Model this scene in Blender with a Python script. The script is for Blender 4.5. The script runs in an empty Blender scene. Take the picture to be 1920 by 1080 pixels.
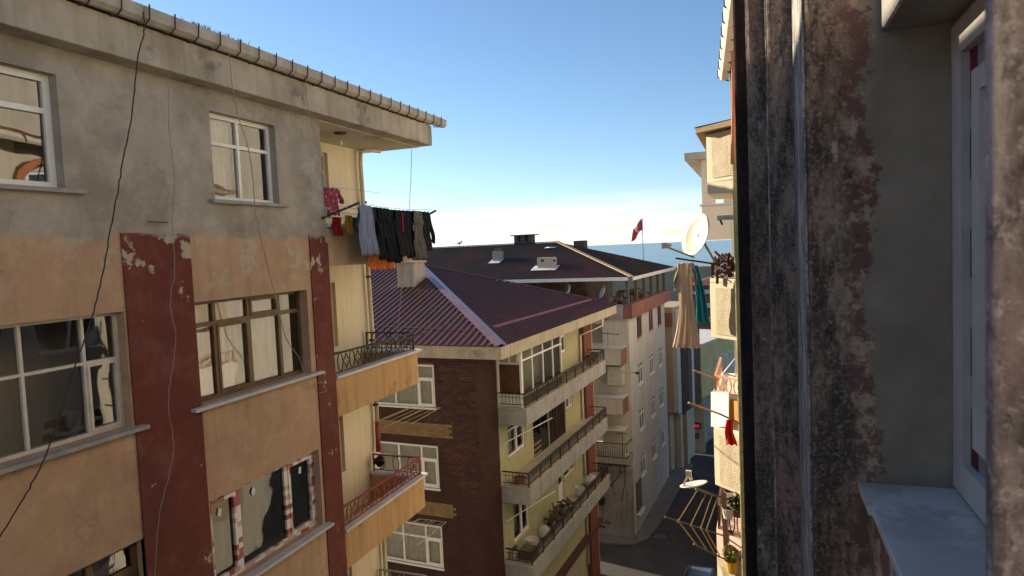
import bpy, math, random
from mathutils import Vector, Matrix, noise as mnoise
from math import sin, cos, pi, radians, sqrt, hypot

# ------------------------------------------------------------------ camera
H = 17.6                                   # the lens is this high above the street
FPX = 1250.0                               # focal length in pixels of the 1920 px wide photograph
YAW, PIT, ROL = radians(20.3), radians(3.36), radians(2.5)
scene = bpy.context.scene
C = scene.collection
fwd = Vector((-sin(YAW) * cos(PIT), cos(YAW) * cos(PIT), -sin(PIT)))
r0 = Vector((cos(YAW), sin(YAW), 0)); d0 = fwd.cross(r0)
rgt = cos(ROL) * r0 + sin(ROL) * d0
dwn = -sin(ROL) * r0 + cos(ROL) * d0
cam = bpy.data.objects.new('camera', bpy.data.cameras.new('camera')); C.objects.link(cam)
cam.matrix_world = Matrix(((rgt.x, -dwn.x, -fwd.x, 0), (rgt.y, -dwn.y, -fwd.y, 0), (rgt.z, -dwn.z, -fwd.z, H), (0, 0, 0, 1)))
cam.data.sensor_width = 36; cam.data.lens = FPX / 1920 * 36
cam.data.clip_start = .05; cam.data.clip_end = 200000
scene.camera = cam

# ------------------------------------------------------------------ sky, sun, exposure
SUN_EL, SUN_AZ = radians(18.5), radians(13)   # sun to the left of the street, 13 degrees forward of square-on
world = bpy.data.worlds.new('World'); scene.world = world; world.use_nodes = True
wn, wl = world.node_tree.nodes, world.node_tree.links
wn.clear()
sky = wn.new('ShaderNodeTexSky'); sky.sky_type = 'NISHITA'; sky.sun_disc = False
sky.sun_elevation = SUN_EL; sky.sun_rotation = radians(-77); sky.altitude = 60
sky.air_density = .95; sky.dust_density = .15; sky.ozone_density = 3.4
bg = wn.new('ShaderNodeBackground'); bg.inputs[1].default_value = .08
wo = wn.new('ShaderNodeOutputWorld')
tc = wn.new('ShaderNodeTexCoord'); sep = wn.new('ShaderNodeSeparateXYZ'); wl.new(tc.outputs['Generated'], sep.inputs[0])
mp = wn.new('ShaderNodeMapping'); mp.inputs['Scale'].default_value = (2.2, 2.2, 26); wl.new(tc.outputs['Generated'], mp.inputs[0])
nz = wn.new('ShaderNodeTexNoise'); nz.inputs['Scale'].default_value = 1.6; nz.inputs['Detail'].default_value = 7; nz.inputs['Roughness'].default_value = .6
wl.new(mp.outputs[0], nz.inputs['Vector'])
cr = wn.new('ShaderNodeValToRGB'); cr.color_ramp.elements[0].position = .40; cr.color_ramp.elements[1].position = .60
wl.new(nz.outputs['Fac'], cr.inputs[0])
band = wn.new('ShaderNodeValToRGB')          # thin cloud only low over the sea
be = band.color_ramp.elements
be[0].position = 0; be[0].color = (.9, .9, .9, 1)
be[1].position = .085; be[1].color = (0, 0, 0, 1)
e = be.new(.03); e.color = (.6, .6, .6, 1)
wl.new(sep.outputs['Z'], band.inputs[0])
mu = wn.new('ShaderNodeMath'); mu.operation = 'MULTIPLY'; wl.new(cr.outputs[0], mu.inputs[0]); wl.new(band.outputs[0], mu.inputs[1])
mx = wn.new('ShaderNodeMixRGB'); mx.inputs[2].default_value = (7.6, 8.0, 8.4, 1)
wl.new(mu.outputs[0], mx.inputs[0]); wl.new(sky.outputs[0], mx.inputs[1])
wl.new(mx.outputs[0], bg.inputs[0]); wl.new(bg.outputs[0], wo.inputs[0])

to_sun = Vector((-cos(SUN_AZ) * cos(SUN_EL), sin(SUN_AZ) * cos(SUN_EL), sin(SUN_EL)))
sun = bpy.data.objects.new('sun', bpy.data.lights.new('sun', 'SUN')); C.objects.link(sun)
sun.data.energy = 5.0; sun.data.angle = radians(.5); sun.data.color = (1.0, .86, .66)
sun.rotation_euler = to_sun.to_track_quat('Z', 'Y').to_euler(); sun.location = (-30, 8, 40)
vs = scene.view_settings
vs.view_transform = 'Standard'; vs.look = 'None'; vs.gamma = 1; vs.exposure = 1.2; vs.use_curve_mapping = False
scene.render.engine = 'CYCLES'
scene.cycles.sample_clamp_indirect = 6

# ------------------------------------------------------------------ photograph pixels to directions
BYAW = radians(-3.55)                      # the brick and white buildings stand turned a little
def ray(px, py): return (px - 960) / FPX * rgt + (py - 540) / FPX * dwn + fwd
def onX(px, py, X): v = ray(px, py); return v * (X / v.x)
def onY(px, py, Y): v = ray(px, py); return v * (Y / v.y)
def onZ(px, py, Z): v = ray(px, py); return v * (Z / v.z)
ub = Vector((-sin(BYAW), cos(BYAW), 0)); vb = Vector((cos(BYAW), sin(BYAW), 0))
def tob(p): return Vector((p.dot(vb), p.dot(ub), p.z))
def onV(px, py, s): v = ray(px, py); return tob(v * (s / v.dot(vb)))
def onU(px, py, s): v = ray(px, py); return tob(v * (s / v.dot(ub)))
def onP(px, py, p0, n, frame=None):        # any plane (point, normal); in the turned frame when frame is set
    v = tob(ray(px, py)) if frame else ray(px, py)
    p0, n = Vector(p0), Vector(n)
    return v * (p0.dot(n) / v.dot(n))

# ------------------------------------------------------------------ materials
MATS = {}
def mat(name, c1, c2=None, scale=3, rough=.85, bump=.15, bscale=None, spec=.3, metal=0, detail=6, c3=None, s3=.7, t3=.55, streak=0, vary=0, coat=0):
    """noise-mottled paint/plaster/stone: c1..c2 blotches, c3 patches of another colour, vary = per-object tone"""
    if name in MATS: return MATS[name]
    m = bpy.data.materials.new(name); m.use_nodes = True; n, l = m.node_tree.nodes, m.node_tree.links
    b = n['Principled BSDF']; b.inputs['Roughness'].default_value = rough; b.inputs['Metallic'].default_value = metal
    b.inputs['Specular IOR Level'].default_value = spec
    if coat: b.inputs['Coat Weight'].default_value = coat; b.inputs['Coat Roughness'].default_value = .2
    t = n.new('ShaderNodeTexCoord'); co = t.outputs['Object']
    c2 = c2 or tuple(x * .78 for x in c1)
    a = n.new('ShaderNodeTexNoise'); a.inputs['Scale'].default_value = scale; a.inputs['Detail'].default_value = detail; a.inputs['Roughness'].default_value = .62
    l.new(co, a.inputs['Vector'])
    r = n.new('ShaderNodeValToRGB'); r.color_ramp.elements[0].position = .36; r.color_ramp.elements[1].position = .64
    r.color_ramp.elements[0].color = (*c1, 1); r.color_ramp.elements[1].color = (*c2, 1)
    l.new(a.outputs['Fac'], r.inputs[0]); col = r.outputs[0]
    if c3:
        p = n.new('ShaderNodeTexNoise'); p.inputs['Scale'].default_value = s3; p.inputs['Detail'].default_value = 8; p.inputs['Roughness'].default_value = .68
        l.new(co, p.inputs['Vector'])
        q = n.new('ShaderNodeValToRGB'); q.color_ramp.elements[0].position = t3; q.color_ramp.elements[1].position = t3 + .06
        l.new(p.outputs['Fac'], q.inputs[0])
        k = n.new('ShaderNodeMixRGB'); k.inputs[2].default_value = (*c3, 1); l.new(q.outputs[0], k.inputs[0]); l.new(col, k.inputs[1]); col = k.outputs[0]
    if streak:                             # rain streaks: noise stretched along z
        g = n.new('ShaderNodeMapping'); g.inputs['Scale'].default_value = (5, 5, .35); l.new(co, g.inputs[0])
        p = n.new('ShaderNodeTexNoise'); p.inputs['Scale'].default_value = 1.2; p.inputs['Detail'].default_value = 5; l.new(g.outputs[0], p.inputs['Vector'])
        q = n.new('ShaderNodeValToRGB'); q.color_ramp.elements[0].position = .45; q.color_ramp.elements[1].position = .75
        q.color_ramp.elements[0].color = (1, 1, 1, 1); w = 1 - streak; q.color_ramp.elements[1].color = (w, w * .97, w * .92, 1)
        l.new(p.outputs['Fac'], q.inputs[0])
        k = n.new('ShaderNodeMixRGB'); k.blend_type = 'MULTIPLY'; k.inputs[0].default_value = 1; l.new(col, k.inputs[1]); l.new(q.outputs[0], k.inputs[2]); col = k.outputs[0]
    if vary:
        o = n.new('ShaderNodeObjectInfo'); h = n.new('ShaderNodeHueSaturation')
        ma = n.new('ShaderNodeMapRange'); ma.inputs[3].default_value = 1 - vary; ma.inputs[4].default_value = 1 + vary
        l.new(o.outputs['Random'], ma.inputs[0]); l.new(ma.outputs[0], h.inputs['Value']); l.new(col, h.inputs['Color']); col = h.outputs[0]
    l.new(col, b.inputs['Base Color'])
    if bump:
        f = n.new('ShaderNodeTexNoise'); f.inputs['Scale'].default_value = bscale or scale * 8; f.inputs['Detail'].default_value = 8
        l.new(co, f.inputs['Vector'])
        u = n.new('ShaderNodeBump'); u.inputs['Strength'].default_value = bump; u.inputs['Distance'].default_value = .02
        l.new(f.outputs['Fac'], u.inputs['Height']); l.new(u.outputs[0], b.inputs['Normal'])
    MATS[name] = m
    return m

def facade_mat(name, low, low2, edge_z, red=False):
    """left building: grey cement render above edge_z, paint below, paint flaking to cement near the edge"""
    m = bpy.data.materials.new(name); m.use_nodes = True; n, l = m.node_tree.nodes, m.node_tree.links
    b = n['Principled BSDF']; b.inputs['Roughness'].default_value = .9; b.inputs['Specular IOR Level'].default_value = .2
    t = n.new('ShaderNodeTexCoord'); co = t.outputs['Object']
    def noi(s, d=8, ro=.6, src=co):
        a = n.new('ShaderNodeTexNoise'); a.inputs['Scale'].default_value = s; a.inputs['Detail'].default_value = d; a.inputs['Roughness'].default_value = ro
        l.new(src, a.inputs['Vector']); return a.outputs['Fac']
    def ramp(fac, p0, p1, ca=(0, 0, 0), cb=(1, 1, 1)):
        r = n.new('ShaderNodeValToRGB'); r.color_ramp.elements[0].position = p0; r.color_ramp.elements[1].position = p1
        r.color_ramp.elements[0].color = (*ca, 1); r.color_ramp.elements[1].color = (*cb, 1); l.new(fac, r.inputs[0]); return r.outputs[0]
    def mix(f, a, c, mode='MIX'):
        k = n.new('ShaderNodeMixRGB'); k.blend_type = mode
        if isinstance(f, float): k.inputs[0].default_value = f
        else: l.new(f, k.inputs[0])
        for i, s in ((1, a), (2, c)):
            if isinstance(s, tuple): k.inputs[i].default_value = (*s, 1)
            else: l.new(s, k.inputs[i])
        return k.outputs[0]
    def math_(op, a, c):
        k = n.new('ShaderNodeMath'); k.operation = op
        for i, s in ((0, a), (1, c)):
            if isinstance(s, (int, float)): k.inputs[i].default_value = s
            else: l.new(s, k.inputs[i])
        return k.outputs[0]
    sp = n.new('ShaderNodeSeparateXYZ'); l.new(co, sp.inputs[0]); z = sp.outputs['Z']
    cement = mix(ramp(noi(.55, 6), .38, .62), (.35, .32, .275), (.245, .222, .186))
    cement = mix(ramp(noi(2.3, 9, .7), .45, .75), cement, (.43, .405, .36))
    cement = mix(math_('MULTIPLY', ramp(noi(.9, 8, .65), .54, .68), .45), cement, (.15, .128, .10))
    paint = mix(ramp(noi(1.1, 7), .35, .66), low, low2)
    paint = mix(math_('MULTIPLY', ramp(noi(26, 4), .5, .75), .35), paint, tuple(x * .6 for x in low))
    gs = n.new('ShaderNodeMapping'); gs.inputs['Scale'].default_value = (4, 4, .3); l.new(co, gs.inputs[0])
    paint = mix(math_('MULTIPLY', ramp(noi(1.5, 6, .6, gs.outputs[0]), .5, .75), .4), paint, tuple(x * .52 for x in low))
    dirt = math_('MULTIPLY', ramp(noi(.8, 9, .72), .5, .72), .5); paint = mix(dirt, paint, tuple(x * .55 + .03 for x in low2))
    fade = math_('MULTIPLY', ramp(noi(3.1, 7, .6), .5, .7), .35); paint = mix(fade, paint, tuple(min(1, x * 1.2 + .05) for x in low))
    vo = n.new('ShaderNodeTexVoronoi'); vo.feature = 'DISTANCE_TO_EDGE'; vo.inputs['Scale'].default_value = .9
    wv = n.new('ShaderNodeTexNoise'); wv.inputs['Scale'].default_value = 3; wv.inputs['Detail'].default_value = 6; l.new(co, wv.inputs['Vector'])
    va = n.new('ShaderNodeVectorMath'); va.operation = 'MULTIPLY_ADD'; va.inputs[1].default_value = (.5, .5, .5); l.new(wv.outputs['Color'], va.inputs[0]); l.new(co, va.inputs[2]); l.new(va.outputs[0], vo.inputs['Vector'])
    crack = math_('MULTIPLY', ramp(vo.outputs['Distance'], .004, .010, (1, 1, 1), (0, 0, 0)), ramp(noi(.7, 3), .5, .6))
    crack = math_('MULTIPLY', crack, .32); paint = mix(crack, paint, (.10, .07, .05)); cement = mix(crack, cement, (.13, .115, .095))
    # flaking: threshold falls near the upper edge
    near = n.new('ShaderNodeMapRange'); near.inputs[1].default_value = edge_z - 1.3; near.inputs[2].default_value = edge_z - .1
    near.inputs[3].default_value = -.045; near.inputs[4].default_value = .095; l.new(z, near.inputs[0])
    fy = n.new('ShaderNodeMapRange'); fy.inputs[1].default_value = 2.2; fy.inputs[2].default_value = 3.6; fy.inputs[3].default_value = -.02; fy.inputs[4].default_value = .03; l.new(sp.outputs['Y'], fy.inputs[0])
    fl = math_('ADD', math_('ADD', noi(2.6, 9, .66), near.outputs[0]), fy.outputs[0])
    flake = ramp(fl, .635, .655)
    grit = ramp(noi(9, 6, .6), .42, .5)
    flake = math_('MULTIPLY', flake, grit) if not red else flake
    paint = mix(flake, paint, (.40, .345, .265))
    edge = math_('ADD', z, math_('MULTIPLY', math_('SUBTRACT', noi(2.2, 6), .5), .42))
    up = n.new('ShaderNodeMapRange'); up.inputs[1].default_value = edge_z - .02; up.inputs[2].default_value = edge_z + .05; l.new(edge, up.inputs[0])
    col = mix(up.outputs[0], paint, cement)
    l.new(col, b.inputs['Base Color'])
    u = n.new('ShaderNodeBump'); u.inputs['Strength'].default_value = .35; u.inputs['Distance'].default_value = .02
    hh = math_('ADD', noi(22, 9, .7), math_('MULTIPLY', flake, -.5)); l.new(hh, u.inputs['Height']); l.new(u.outputs[0], b.inputs['Normal'])
    return m

def glass_mat(name, tint=(.95, .96, .96), refl=.13, wob=.02):
    m = bpy.data.materials.new(name); m.use_nodes = True; n, l = m.node_tree.nodes, m.node_tree.links
    n.remove(n['Principled BSDF']); out = n['Material Output']
    tr = n.new('ShaderNodeBsdfTransparent'); tr.inputs[0].default_value = (*tint, 1)
    gl = n.new('ShaderNodeBsdfGlossy'); gl.inputs['Roughness'].default_value = .015
    t = n.new('ShaderNodeTexCoord'); a = n.new('ShaderNodeTexNoise'); a.inputs['Scale'].default_value = 1.7; a.inputs['Detail'].default_value = 1
    l.new(t.outputs['Object'], a.inputs['Vector'])
    u = n.new('ShaderNodeBump'); u.inputs['Strength'].default_value = wob; u.inputs['Distance'].default_value = .3; l.new(a.outputs['Fac'], u.inputs['Height'])
    l.new(u.outputs[0], gl.inputs['Normal'])
    fr = n.new('ShaderNodeFresnel'); fr.inputs[0].default_value = 1.55
    mr = n.new('ShaderNodeMapRange'); mr.inputs[3].default_value = refl; mr.inputs[4].default_value = 1; l.new(fr.outputs[0], mr.inputs[0])
    mi = n.new('ShaderNodeMixShader'); l.new(mr.outputs[0], mi.inputs[0]); l.new(tr.outputs[0], mi.inputs[1]); l.new(gl.outputs[0], mi.inputs[2])
    l.new(mi.outputs[0], out.inputs[0])
    return m

def cloth_mat(name, c, c2=None, scale=9, rough=.95, t=.5):
    return mat('cloth_' + name, c, c2 or tuple(x * .7 for x in c), scale=scale, rough=rough, bump=.25, bscale=160, spec=.1)

GREY_EDGE = H + .34
M_FAC = facade_mat('orange_render', (.47, .315, .21), (.40, .265, .17), GREY_EDGE)
M_RED = facade_mat('red_render', (.155, .047, .036), (.13, .038, .03), GREY_EDGE + .03, red=True)
M_CREAM = mat('cream_paint', (.72, .64, .47), (.68, .60, .43), scale=1.2, bump=.12, bscale=30, streak=.12)
M_CONC = mat('weathered_concrete', (.43, .38, .30), (.31, .27, .21), scale=1.3, bump=.3, bscale=18, c3=(.19, .17, .14), s3=.9, t3=.60, streak=.3)
M_SOFFIT = mat('soffit_plaster', (.55, .48, .37), (.45, .39, .30), scale=1.4, bump=.2, bscale=25, c3=(.3, .26, .2), s3=1.1, t3=.62)
M_PVC = mat('white_pvc', (.78, .77, .74), (.72, .71, .67), scale=4, rough=.4, bump=.03, spec=.5)
M_OLDPVC = mat('aged_aluminium', (.62, .57, .50), (.50, .46, .40), scale=5, rough=.5, bump=.05, spec=.5)
M_BROWNW = mat('brown_window_wood', (.16, .095, .045), (.10, .058, .03), scale=4, rough=.55, bump=.15, spec=.4)
M_GLASS = glass_mat('window_glass')
M_DGLASS = glass_mat('dark_glass', (.5, .52, .52), .04)
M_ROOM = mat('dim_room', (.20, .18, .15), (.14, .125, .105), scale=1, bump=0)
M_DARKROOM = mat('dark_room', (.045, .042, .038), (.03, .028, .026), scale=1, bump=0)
M_CURT = mat('lace_curtain', (.84, .81, .75), (.74, .70, .63), scale=7, bump=.2, bscale=90, spec=.1)
M_GCURT = mat('grey_curtain', (.34, .34, .33), (.26, .26, .25), scale=7, bump=.2, bscale=90, spec=.1)
M_MARBLE = mat('grey_marble_sill', (.52, .51, .50), (.40, .40, .41), scale=3, rough=.5, bump=.05, c3=(.30, .29, .28), s3=2, t3=.6)
M_IRON = mat('black_iron', (.022, .019, .017), (.04, .025, .018), scale=9, rough=.6, bump=.1, spec=.4)
M_REDIRON = mat('red_painted_iron', (.30, .055, .045), (.22, .045, .035), scale=9, rough=.5, bump=.1)
M_GUTTER = mat('pvc_gutter', (.43, .39, .33), (.34, .30, .25), scale=2.5, rough=.5, bump=.06, streak=.25)
M_STRAP = mat('gutter_strap_iron', (.06, .04, .03), (.09, .05, .035), scale=8, rough=.7)
M_TILE = mat('clay_roof_tile', (.20, .085, .05), (.13, .06, .04), scale=3, bump=.3)
M_CABLE = mat('black_cable', (.03, .028, .026), rough=.6, bump=0)
M_GCABLE = mat('grey_cable', (.30, .28, .25), rough=.6, bump=0)
M_WIRE = mat('green_wire', (.25, .33, .30), rough=.6, bump=0)
M_PIPE = mat('cream_drain_pipe', (.62, .56, .43), (.52, .46, .34), scale=3, rough=.5, bump=.05, streak=.2)

# ------------------------------------------------------------------ mesh building
FR = {}                                     # object -> frame offset (x, y, z) and turn it was built in
class MB:
    def __init__(s): s.v = []; s.f = []
    def add(s, vs, fs):
        k = len(s.v); s.v += [tuple(p) for p in vs]; s.f += [tuple(i + k for i in f) for f in fs]; return s
    def quad(s, a, b, c, d): return s.add([a, b, c, d], [(0, 1, 2, 3)])
    def hexa(s, p): return s.add(p, [(0, 3, 2, 1), (4, 5, 6, 7), (0, 1, 5, 4), (1, 2, 6, 5), (2, 3, 7, 6), (3, 0, 4, 7)])
    def box(s, x0, x1, y0, y1, z0, z1):
        x0, x1 = sorted((x0, x1)); y0, y1 = sorted((y0, y1)); z0, z1 = sorted((z0, z1))
        return s.hexa([(x0, y0, z0), (x1, y0, z0), (x1, y1, z0), (x0, y1, z0), (x0, y0, z1), (x1, y0, z1), (x1, y1, z1), (x0, y1, z1)])
    def boxm(s, M, a0, a1, d0, d1, z0, z1):
        return s.hexa([M(a0, d0, z0), M(a1, d0, z0), M(a1, d1, z0), M(a0, d1, z0), M(a0, d0, z1), M(a1, d0, z1), M(a1, d1, z1), M(a0, d1, z1)])
    def bar(s, p, q, w, h=None, up=(0, 0, 1)):
        p, q = Vector(p), Vector(q); h = h or w; t = (q - p).normalized(); up = Vector(up)
        if abs(t.dot(up)) > .98: up = Vector((1, 0, 0))
        a = t.cross(up).normalized() * w / 2; b = a.cross(t).normalized() * h / 2
        return s.hexa([p - a - b, p + a - b, q + a - b, q - a - b, p - a + b, p + a + b, q + a + b, q - a + b])
    def tube(s, pts, r, n=6, close=False):
        pts = [Vector(p) for p in pts]; k = len(s.v); N = len(pts)
        prev = None
        for i, p in enumerate(pts):
            t = (pts[(i + 1) % N] - pts[i - 1]) if (close or 0 < i < N - 1) else (pts[1] - pts[0] if i == 0 else pts[-1] - pts[-2])
            t.normalize()
            a = prev - t * prev.dot(t) if prev else t.orthogonal()
            if a.length < 1e-6: a = t.orthogonal()
            a.normalize(); prev = a; b = t.cross(a)
            rr = r[i] if isinstance(r, (list, tuple)) else r
            for j in range(n):
                w = 2 * pi * j / n; s.v.append(tuple(p + rr * (cos(w) * a + sin(w) * b)))
        for i in range(N if close else N - 1):
            i2 = (i + 1) % N
            for j in range(n):
                j2 = (j + 1) % n; s.f.append((k + i * n + j, k + i * n + j2, k + i2 * n + j2, k + i2 * n + j))
        if not close:
            s.f.append(tuple(k + j for j in reversed(range(n)))); s.f.append(tuple(k + (N - 1) * n + j for j in range(n)))
        return s
    def lathe(s, c, prof, n=14, axis='z'):
        k = len(s.v)
        for (r, h) in prof:
            for j in range(n):
                w = 2 * pi * j / n
                s.v.append((c[0] + r * cos(w), c[1] + r * sin(w), c[2] + h))
        for i in range(len(prof) - 1):
            for j in range(n):
                j2 = (j + 1) % n; s.f.append((k + i * n + j, k + i * n + j2, k + (i + 1) * n + j2, k + (i + 1) * n + j))
        return s
    def grid(s, fn, nu, nv):
        k = len(s.v)
        for i in range(nu + 1):
            for j in range(nv + 1): s.v.append(tuple(fn(i / nu, j / nv)))
        for i in range(nu):
            for j in range(nv):
                a = k + i * (nv + 1) + j; s.f.append((a, a + nv + 1, a + nv + 2, a + 1))
        return s
    def prism(s, poly, off):                # polygon extruded by a vector
        n = len(poly); off = Vector(off); P = [Vector(p) for p in poly]; k = len(s.v)
        s.v += [tuple(p) for p in P] + [tuple(p + off) for p in P]
        s.f.append(tuple(k + i for i in reversed(range(n)))); s.f.append(tuple(k + n + i for i in range(n)))
        for i in range(n): j = (i + 1) % n; s.f.append((k + i, k + j, k + n + j, k + n + i))
        return s
    def blob(s, c, r, n=8, m=6, jit=.25, seed=0, sc=(1, 1, 1)):
        rn = random.Random(seed); k = len(s.v); c = Vector(c)
        for i in range(m + 1):
            ph = pi * i / m
            for j in range(n):
                th = 2 * pi * j / n; d = Vector((sin(ph) * cos(th) * sc[0], sin(ph) * sin(th) * sc[1], cos(ph) * sc[2]))
                s.v.append(tuple(c + d * r * (1 + rn.uniform(-jit, jit))))
        for i in range(m):
            for j in range(n):
                j2 = (j + 1) % n; s.f.append((k + i * n + j, k + (i + 1) * n + j, k + (i + 1) * n + j2, k + i * n + j2))
        return s
    def mesh(s, name, off=(0, 0, 0)):
        me = bpy.data.meshes.new(name)
        me.from_pydata([(x - off[0], y - off[1], z + H - off[2]) for x, y, z in s.v], [], s.f); me.update(); return me
    def build(s, name, m, parent=None, smooth=False, bevel=0, solid=0, frame=0.0, loc=None, fix=True):
        """one mesh object; heights are given relative to the lens, H is added here"""
        if parent is not None: x, y, z, yaw = FR[parent]
        else:
            xs = [p[0] for p in s.v]; ys = [p[1] for p in s.v]; zs = [p[2] for p in s.v]; yaw = frame
            x, y, z = loc or ((min(xs) + max(xs)) / 2, (min(ys) + max(ys)) / 2, min(zs))
            z = z + H
        me = s.mesh(name, (x, y, z)); me.materials.append(m)
        if fix:
            import bmesh
            bm = bmesh.new(); bm.from_mesh(me); bmesh.ops.recalc_face_normals(bm, faces=bm.faces); bm.to_mesh(me); bm.free()
        o = bpy.data.objects.new(name, me); C.objects.link(o)
        if parent is not None: o.parent = parent; FR[o] = FR[parent]
        else:
            w = Matrix.Rotation(yaw, 3, 'Z') @ Vector((x, y, 0)); o.location = (w.x, w.y, z); o.rotation_euler.z = yaw; FR[o] = (x, y, z, yaw)
        if smooth: me.polygons.foreach_set('use_smooth', [True] * len(me.polygons))
        if bevel:
            b = o.modifiers.new('bevel', 'BEVEL'); b.width = bevel; b.segments = 2; b.limit_method = 'ANGLE'
        if solid:
            b = o.modifiers.new('solid', 'SOLIDIFY'); b.thickness = solid; b.offset = 0
        return o
def tag(o, label=None, cat=None, group=None, kind=None):
    if label: o['label'] = label
    if cat: o['category'] = cat
    if group: o['group'] = group
    if kind: o['kind'] = kind
    return o
def thing(name, label, cat, loc, yaw=0.0, group=None):
    """an Empty at the thing's base, in frame coordinates (z relative to the lens)"""
    o = bpy.data.objects.new(name, None); C.objects.link(o); o.empty_display_size = .2
    w = Matrix.Rotation(yaw, 3, 'Z') @ Vector((loc[0], loc[1], 0)); o.location = (w.x, w.y, loc[2] + H); o.rotation_euler.z = yaw
    FR[o] = (loc[0], loc[1], loc[2] + H, yaw); return tag(o, label, cat, group)
def twin(o, parent, off=(0, 0, 0)):         # a copy of a part, sharing its mesh
    c = o.copy(); C.objects.link(c); c.parent = parent; c.location = Vector(o.location) + Vector(off); FR[c] = FR[o]; return c
def MXf(X0, s=1): return lambda a, d, z: (X0 + s * d, a, z)
def MYf(Y0, s=-1): return lambda a, d, z: (a, Y0 + s * d, z)

def wall(mb, M, a0, a1, z0, z1, holes=(), depth=.22):
    A = sorted({a0, a1, *[h[0] for h in holes], *[h[1] for h in holes]}); Z = sorted({z0, z1, *[h[2] for h in holes], *[h[3] for h in holes]})
    A = [a for a in A if a0 <= a <= a1]; Z = [z for z in Z if z0 <= z <= z1]
    for i in range(len(A) - 1):
        for j in range(len(Z) - 1):
            ca, cz = (A[i] + A[i + 1]) / 2, (Z[j] + Z[j + 1]) / 2
            if any(h[0] < ca < h[1] and h[2] < cz < h[3] for h in holes): continue
            mb.quad(M(A[i], 0, Z[j]), M(A[i + 1], 0, Z[j]), M(A[i + 1], 0, Z[j + 1]), M(A[i], 0, Z[j + 1]))
    for h in holes:
        p = [(h[0], h[2]), (h[1], h[2]), (h[1], h[3]), (h[0], h[3])]
        for k in range(4):
            (a, z), (c, w) = p[k], p[(k + 1) % 4]
            mb.quad(M(a, 0, z), M(c, 0, w), M(c, -depth, w), M(a, -depth, z))
    return mb
def room(parent, M, h, m, depth=1.8, d0=-.23):
    a0, a1, z0, z1 = h; a0 -= .05; a1 += .05; z0 -= .05; z1 += .05; d1 = d0 - depth; mb = MB()
    A0, A1, Z0, Z1 = a0 - .5, a1 + .5, z0 - .6, z1 + .35
    P = lambda a, z, d: M(a, d, z)
    mb.quad(P(A0, Z0, d1), P(A1, Z0, d1), P(A1, Z1, d1), P(A0, Z1, d1))
    mb.quad(P(A0, Z0, d0 - .02), P(A1, Z0, d0 - .02), P(A1, Z0, d1), P(A0, Z0, d1)); mb.quad(P(A0, Z1, d0 - .02), P(A1, Z1, d0 - .02), P(A1, Z1, d1), P(A0, Z1, d1))
    mb.quad(P(A0, Z0, d0 - .02), P(A0, Z1, d0 - .02), P(A0, Z1, d1), P(A0, Z0, d1)); mb.quad(P(A1, Z0, d0 - .02), P(A1, Z1, d0 - .02), P(A1, Z1, d1), P(A1, Z0, d1))
    return mb.build('room_interior', m, parent, fix=False)
def curtain(parent, M, a0, a1, z0, z1, m, d=-.36, folds=9, amp=.035, seed=0, name='curtain'):
    rn = random.Random(seed); ph = rn.uniform(0, 6)
    def f(u, v):
        w = sin(ph + u * folds * 2 * pi + .6 * sin(u * 7 + ph)) * amp * (.6 + .4 * v) + amp * .5 * sin(u * 31 + ph)
        return M(a0 + (a1 - a0) * u, d + w, z1 + (z0 - z1) * v + .01 * sin(u * 40) * v)
    return MB().grid(f, max(12, int(folds * 8)), 4).build(name, m, parent, smooth=True)
def window(parent, M, h, cols, transom=None, fm=None, gm=None, d=-.13, fw=.055, ft=.06, mw=None, sash=(), sill=None, sillm=None, sillover=.06, name='window', rows=None, notr=()):
    """frame (named window) with its panes and its sill; cols are inner mullion positions, transom a height"""
    a0, a1, z0, z1 = h; fm = fm or M_PVC; gm = gm or M_GLASS; mw = mw or fw * .8
    mb = MB(); f = lambda *q: mb.boxm(M, *q)
    f(a0, a1, d - ft, d, z0, z0 + fw); f(a0, a1, d - ft, d, z1 - fw, z1)
    f(a0, a0 + fw, d - ft, d - .001, z0 + fw, z1 - fw); f(a1 - fw, a1, d - ft, d - .001, z0 + fw, z1 - fw)
    edges = [a0 + fw] + [c for c in cols] + [a1 - fw]
    for c in cols: f(c - mw / 2, c + mw / 2, d - ft, d + .004, z0 + fw, z1 - fw)
    cells = []
    for i in range(len(edges) - 1):
        l = edges[i] + (mw / 2 if i else 0); r = edges[i + 1] - (mw / 2 if i < len(edges) - 2 else 0)
        if transom is not None and i not in notr:
            f(l, r, d - ft, d + .002, transom - mw / 2, transom + mw / 2)
            cells += [(l, r, z0 + fw, transom - mw / 2, i, 0), (l, r, transom + mw / 2, z1 - fw, i, 1)]
        else: cells.append((l, r, z0 + fw, z1 - fw, i, 0))
    w = None
    panes = []
    for (l, r, b, t, i, k) in cells:
        if (i, k) in sash:
            q = fw * .75; e = d + .018
            f(l, r, d - ft, e, b, b + q); f(l, r, d - ft, e, t - q, t); f(l, l + q, d - ft, e - .001, b + q, t - q); f(r - q, r, d - ft, e - .001, b + q, t - q)
            l += q; r -= q; b += q; t -= q
        panes.append((l, r, b, t))
    w = mb.build(name, fm, parent)
    for (l, r, b, t) in panes:
        MB().quad(M(l, d - ft * .6, b), M(r, d - ft * .6, b), M(r, d - ft * .6, t), M(l, d - ft * .6, t)).build('pane', gm, w, fix=False)
    if sill is not None:
        MB().boxm(M, a0 - sillover, a1 + sillover, -.18, sill, z0 - .055, z0 - .003).build('sill', sillm or M_MARBLE, w, bevel=.006)
    return w
def tri_fan(mb, pts): mb.add(pts, [tuple(range(len(pts)))])
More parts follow.
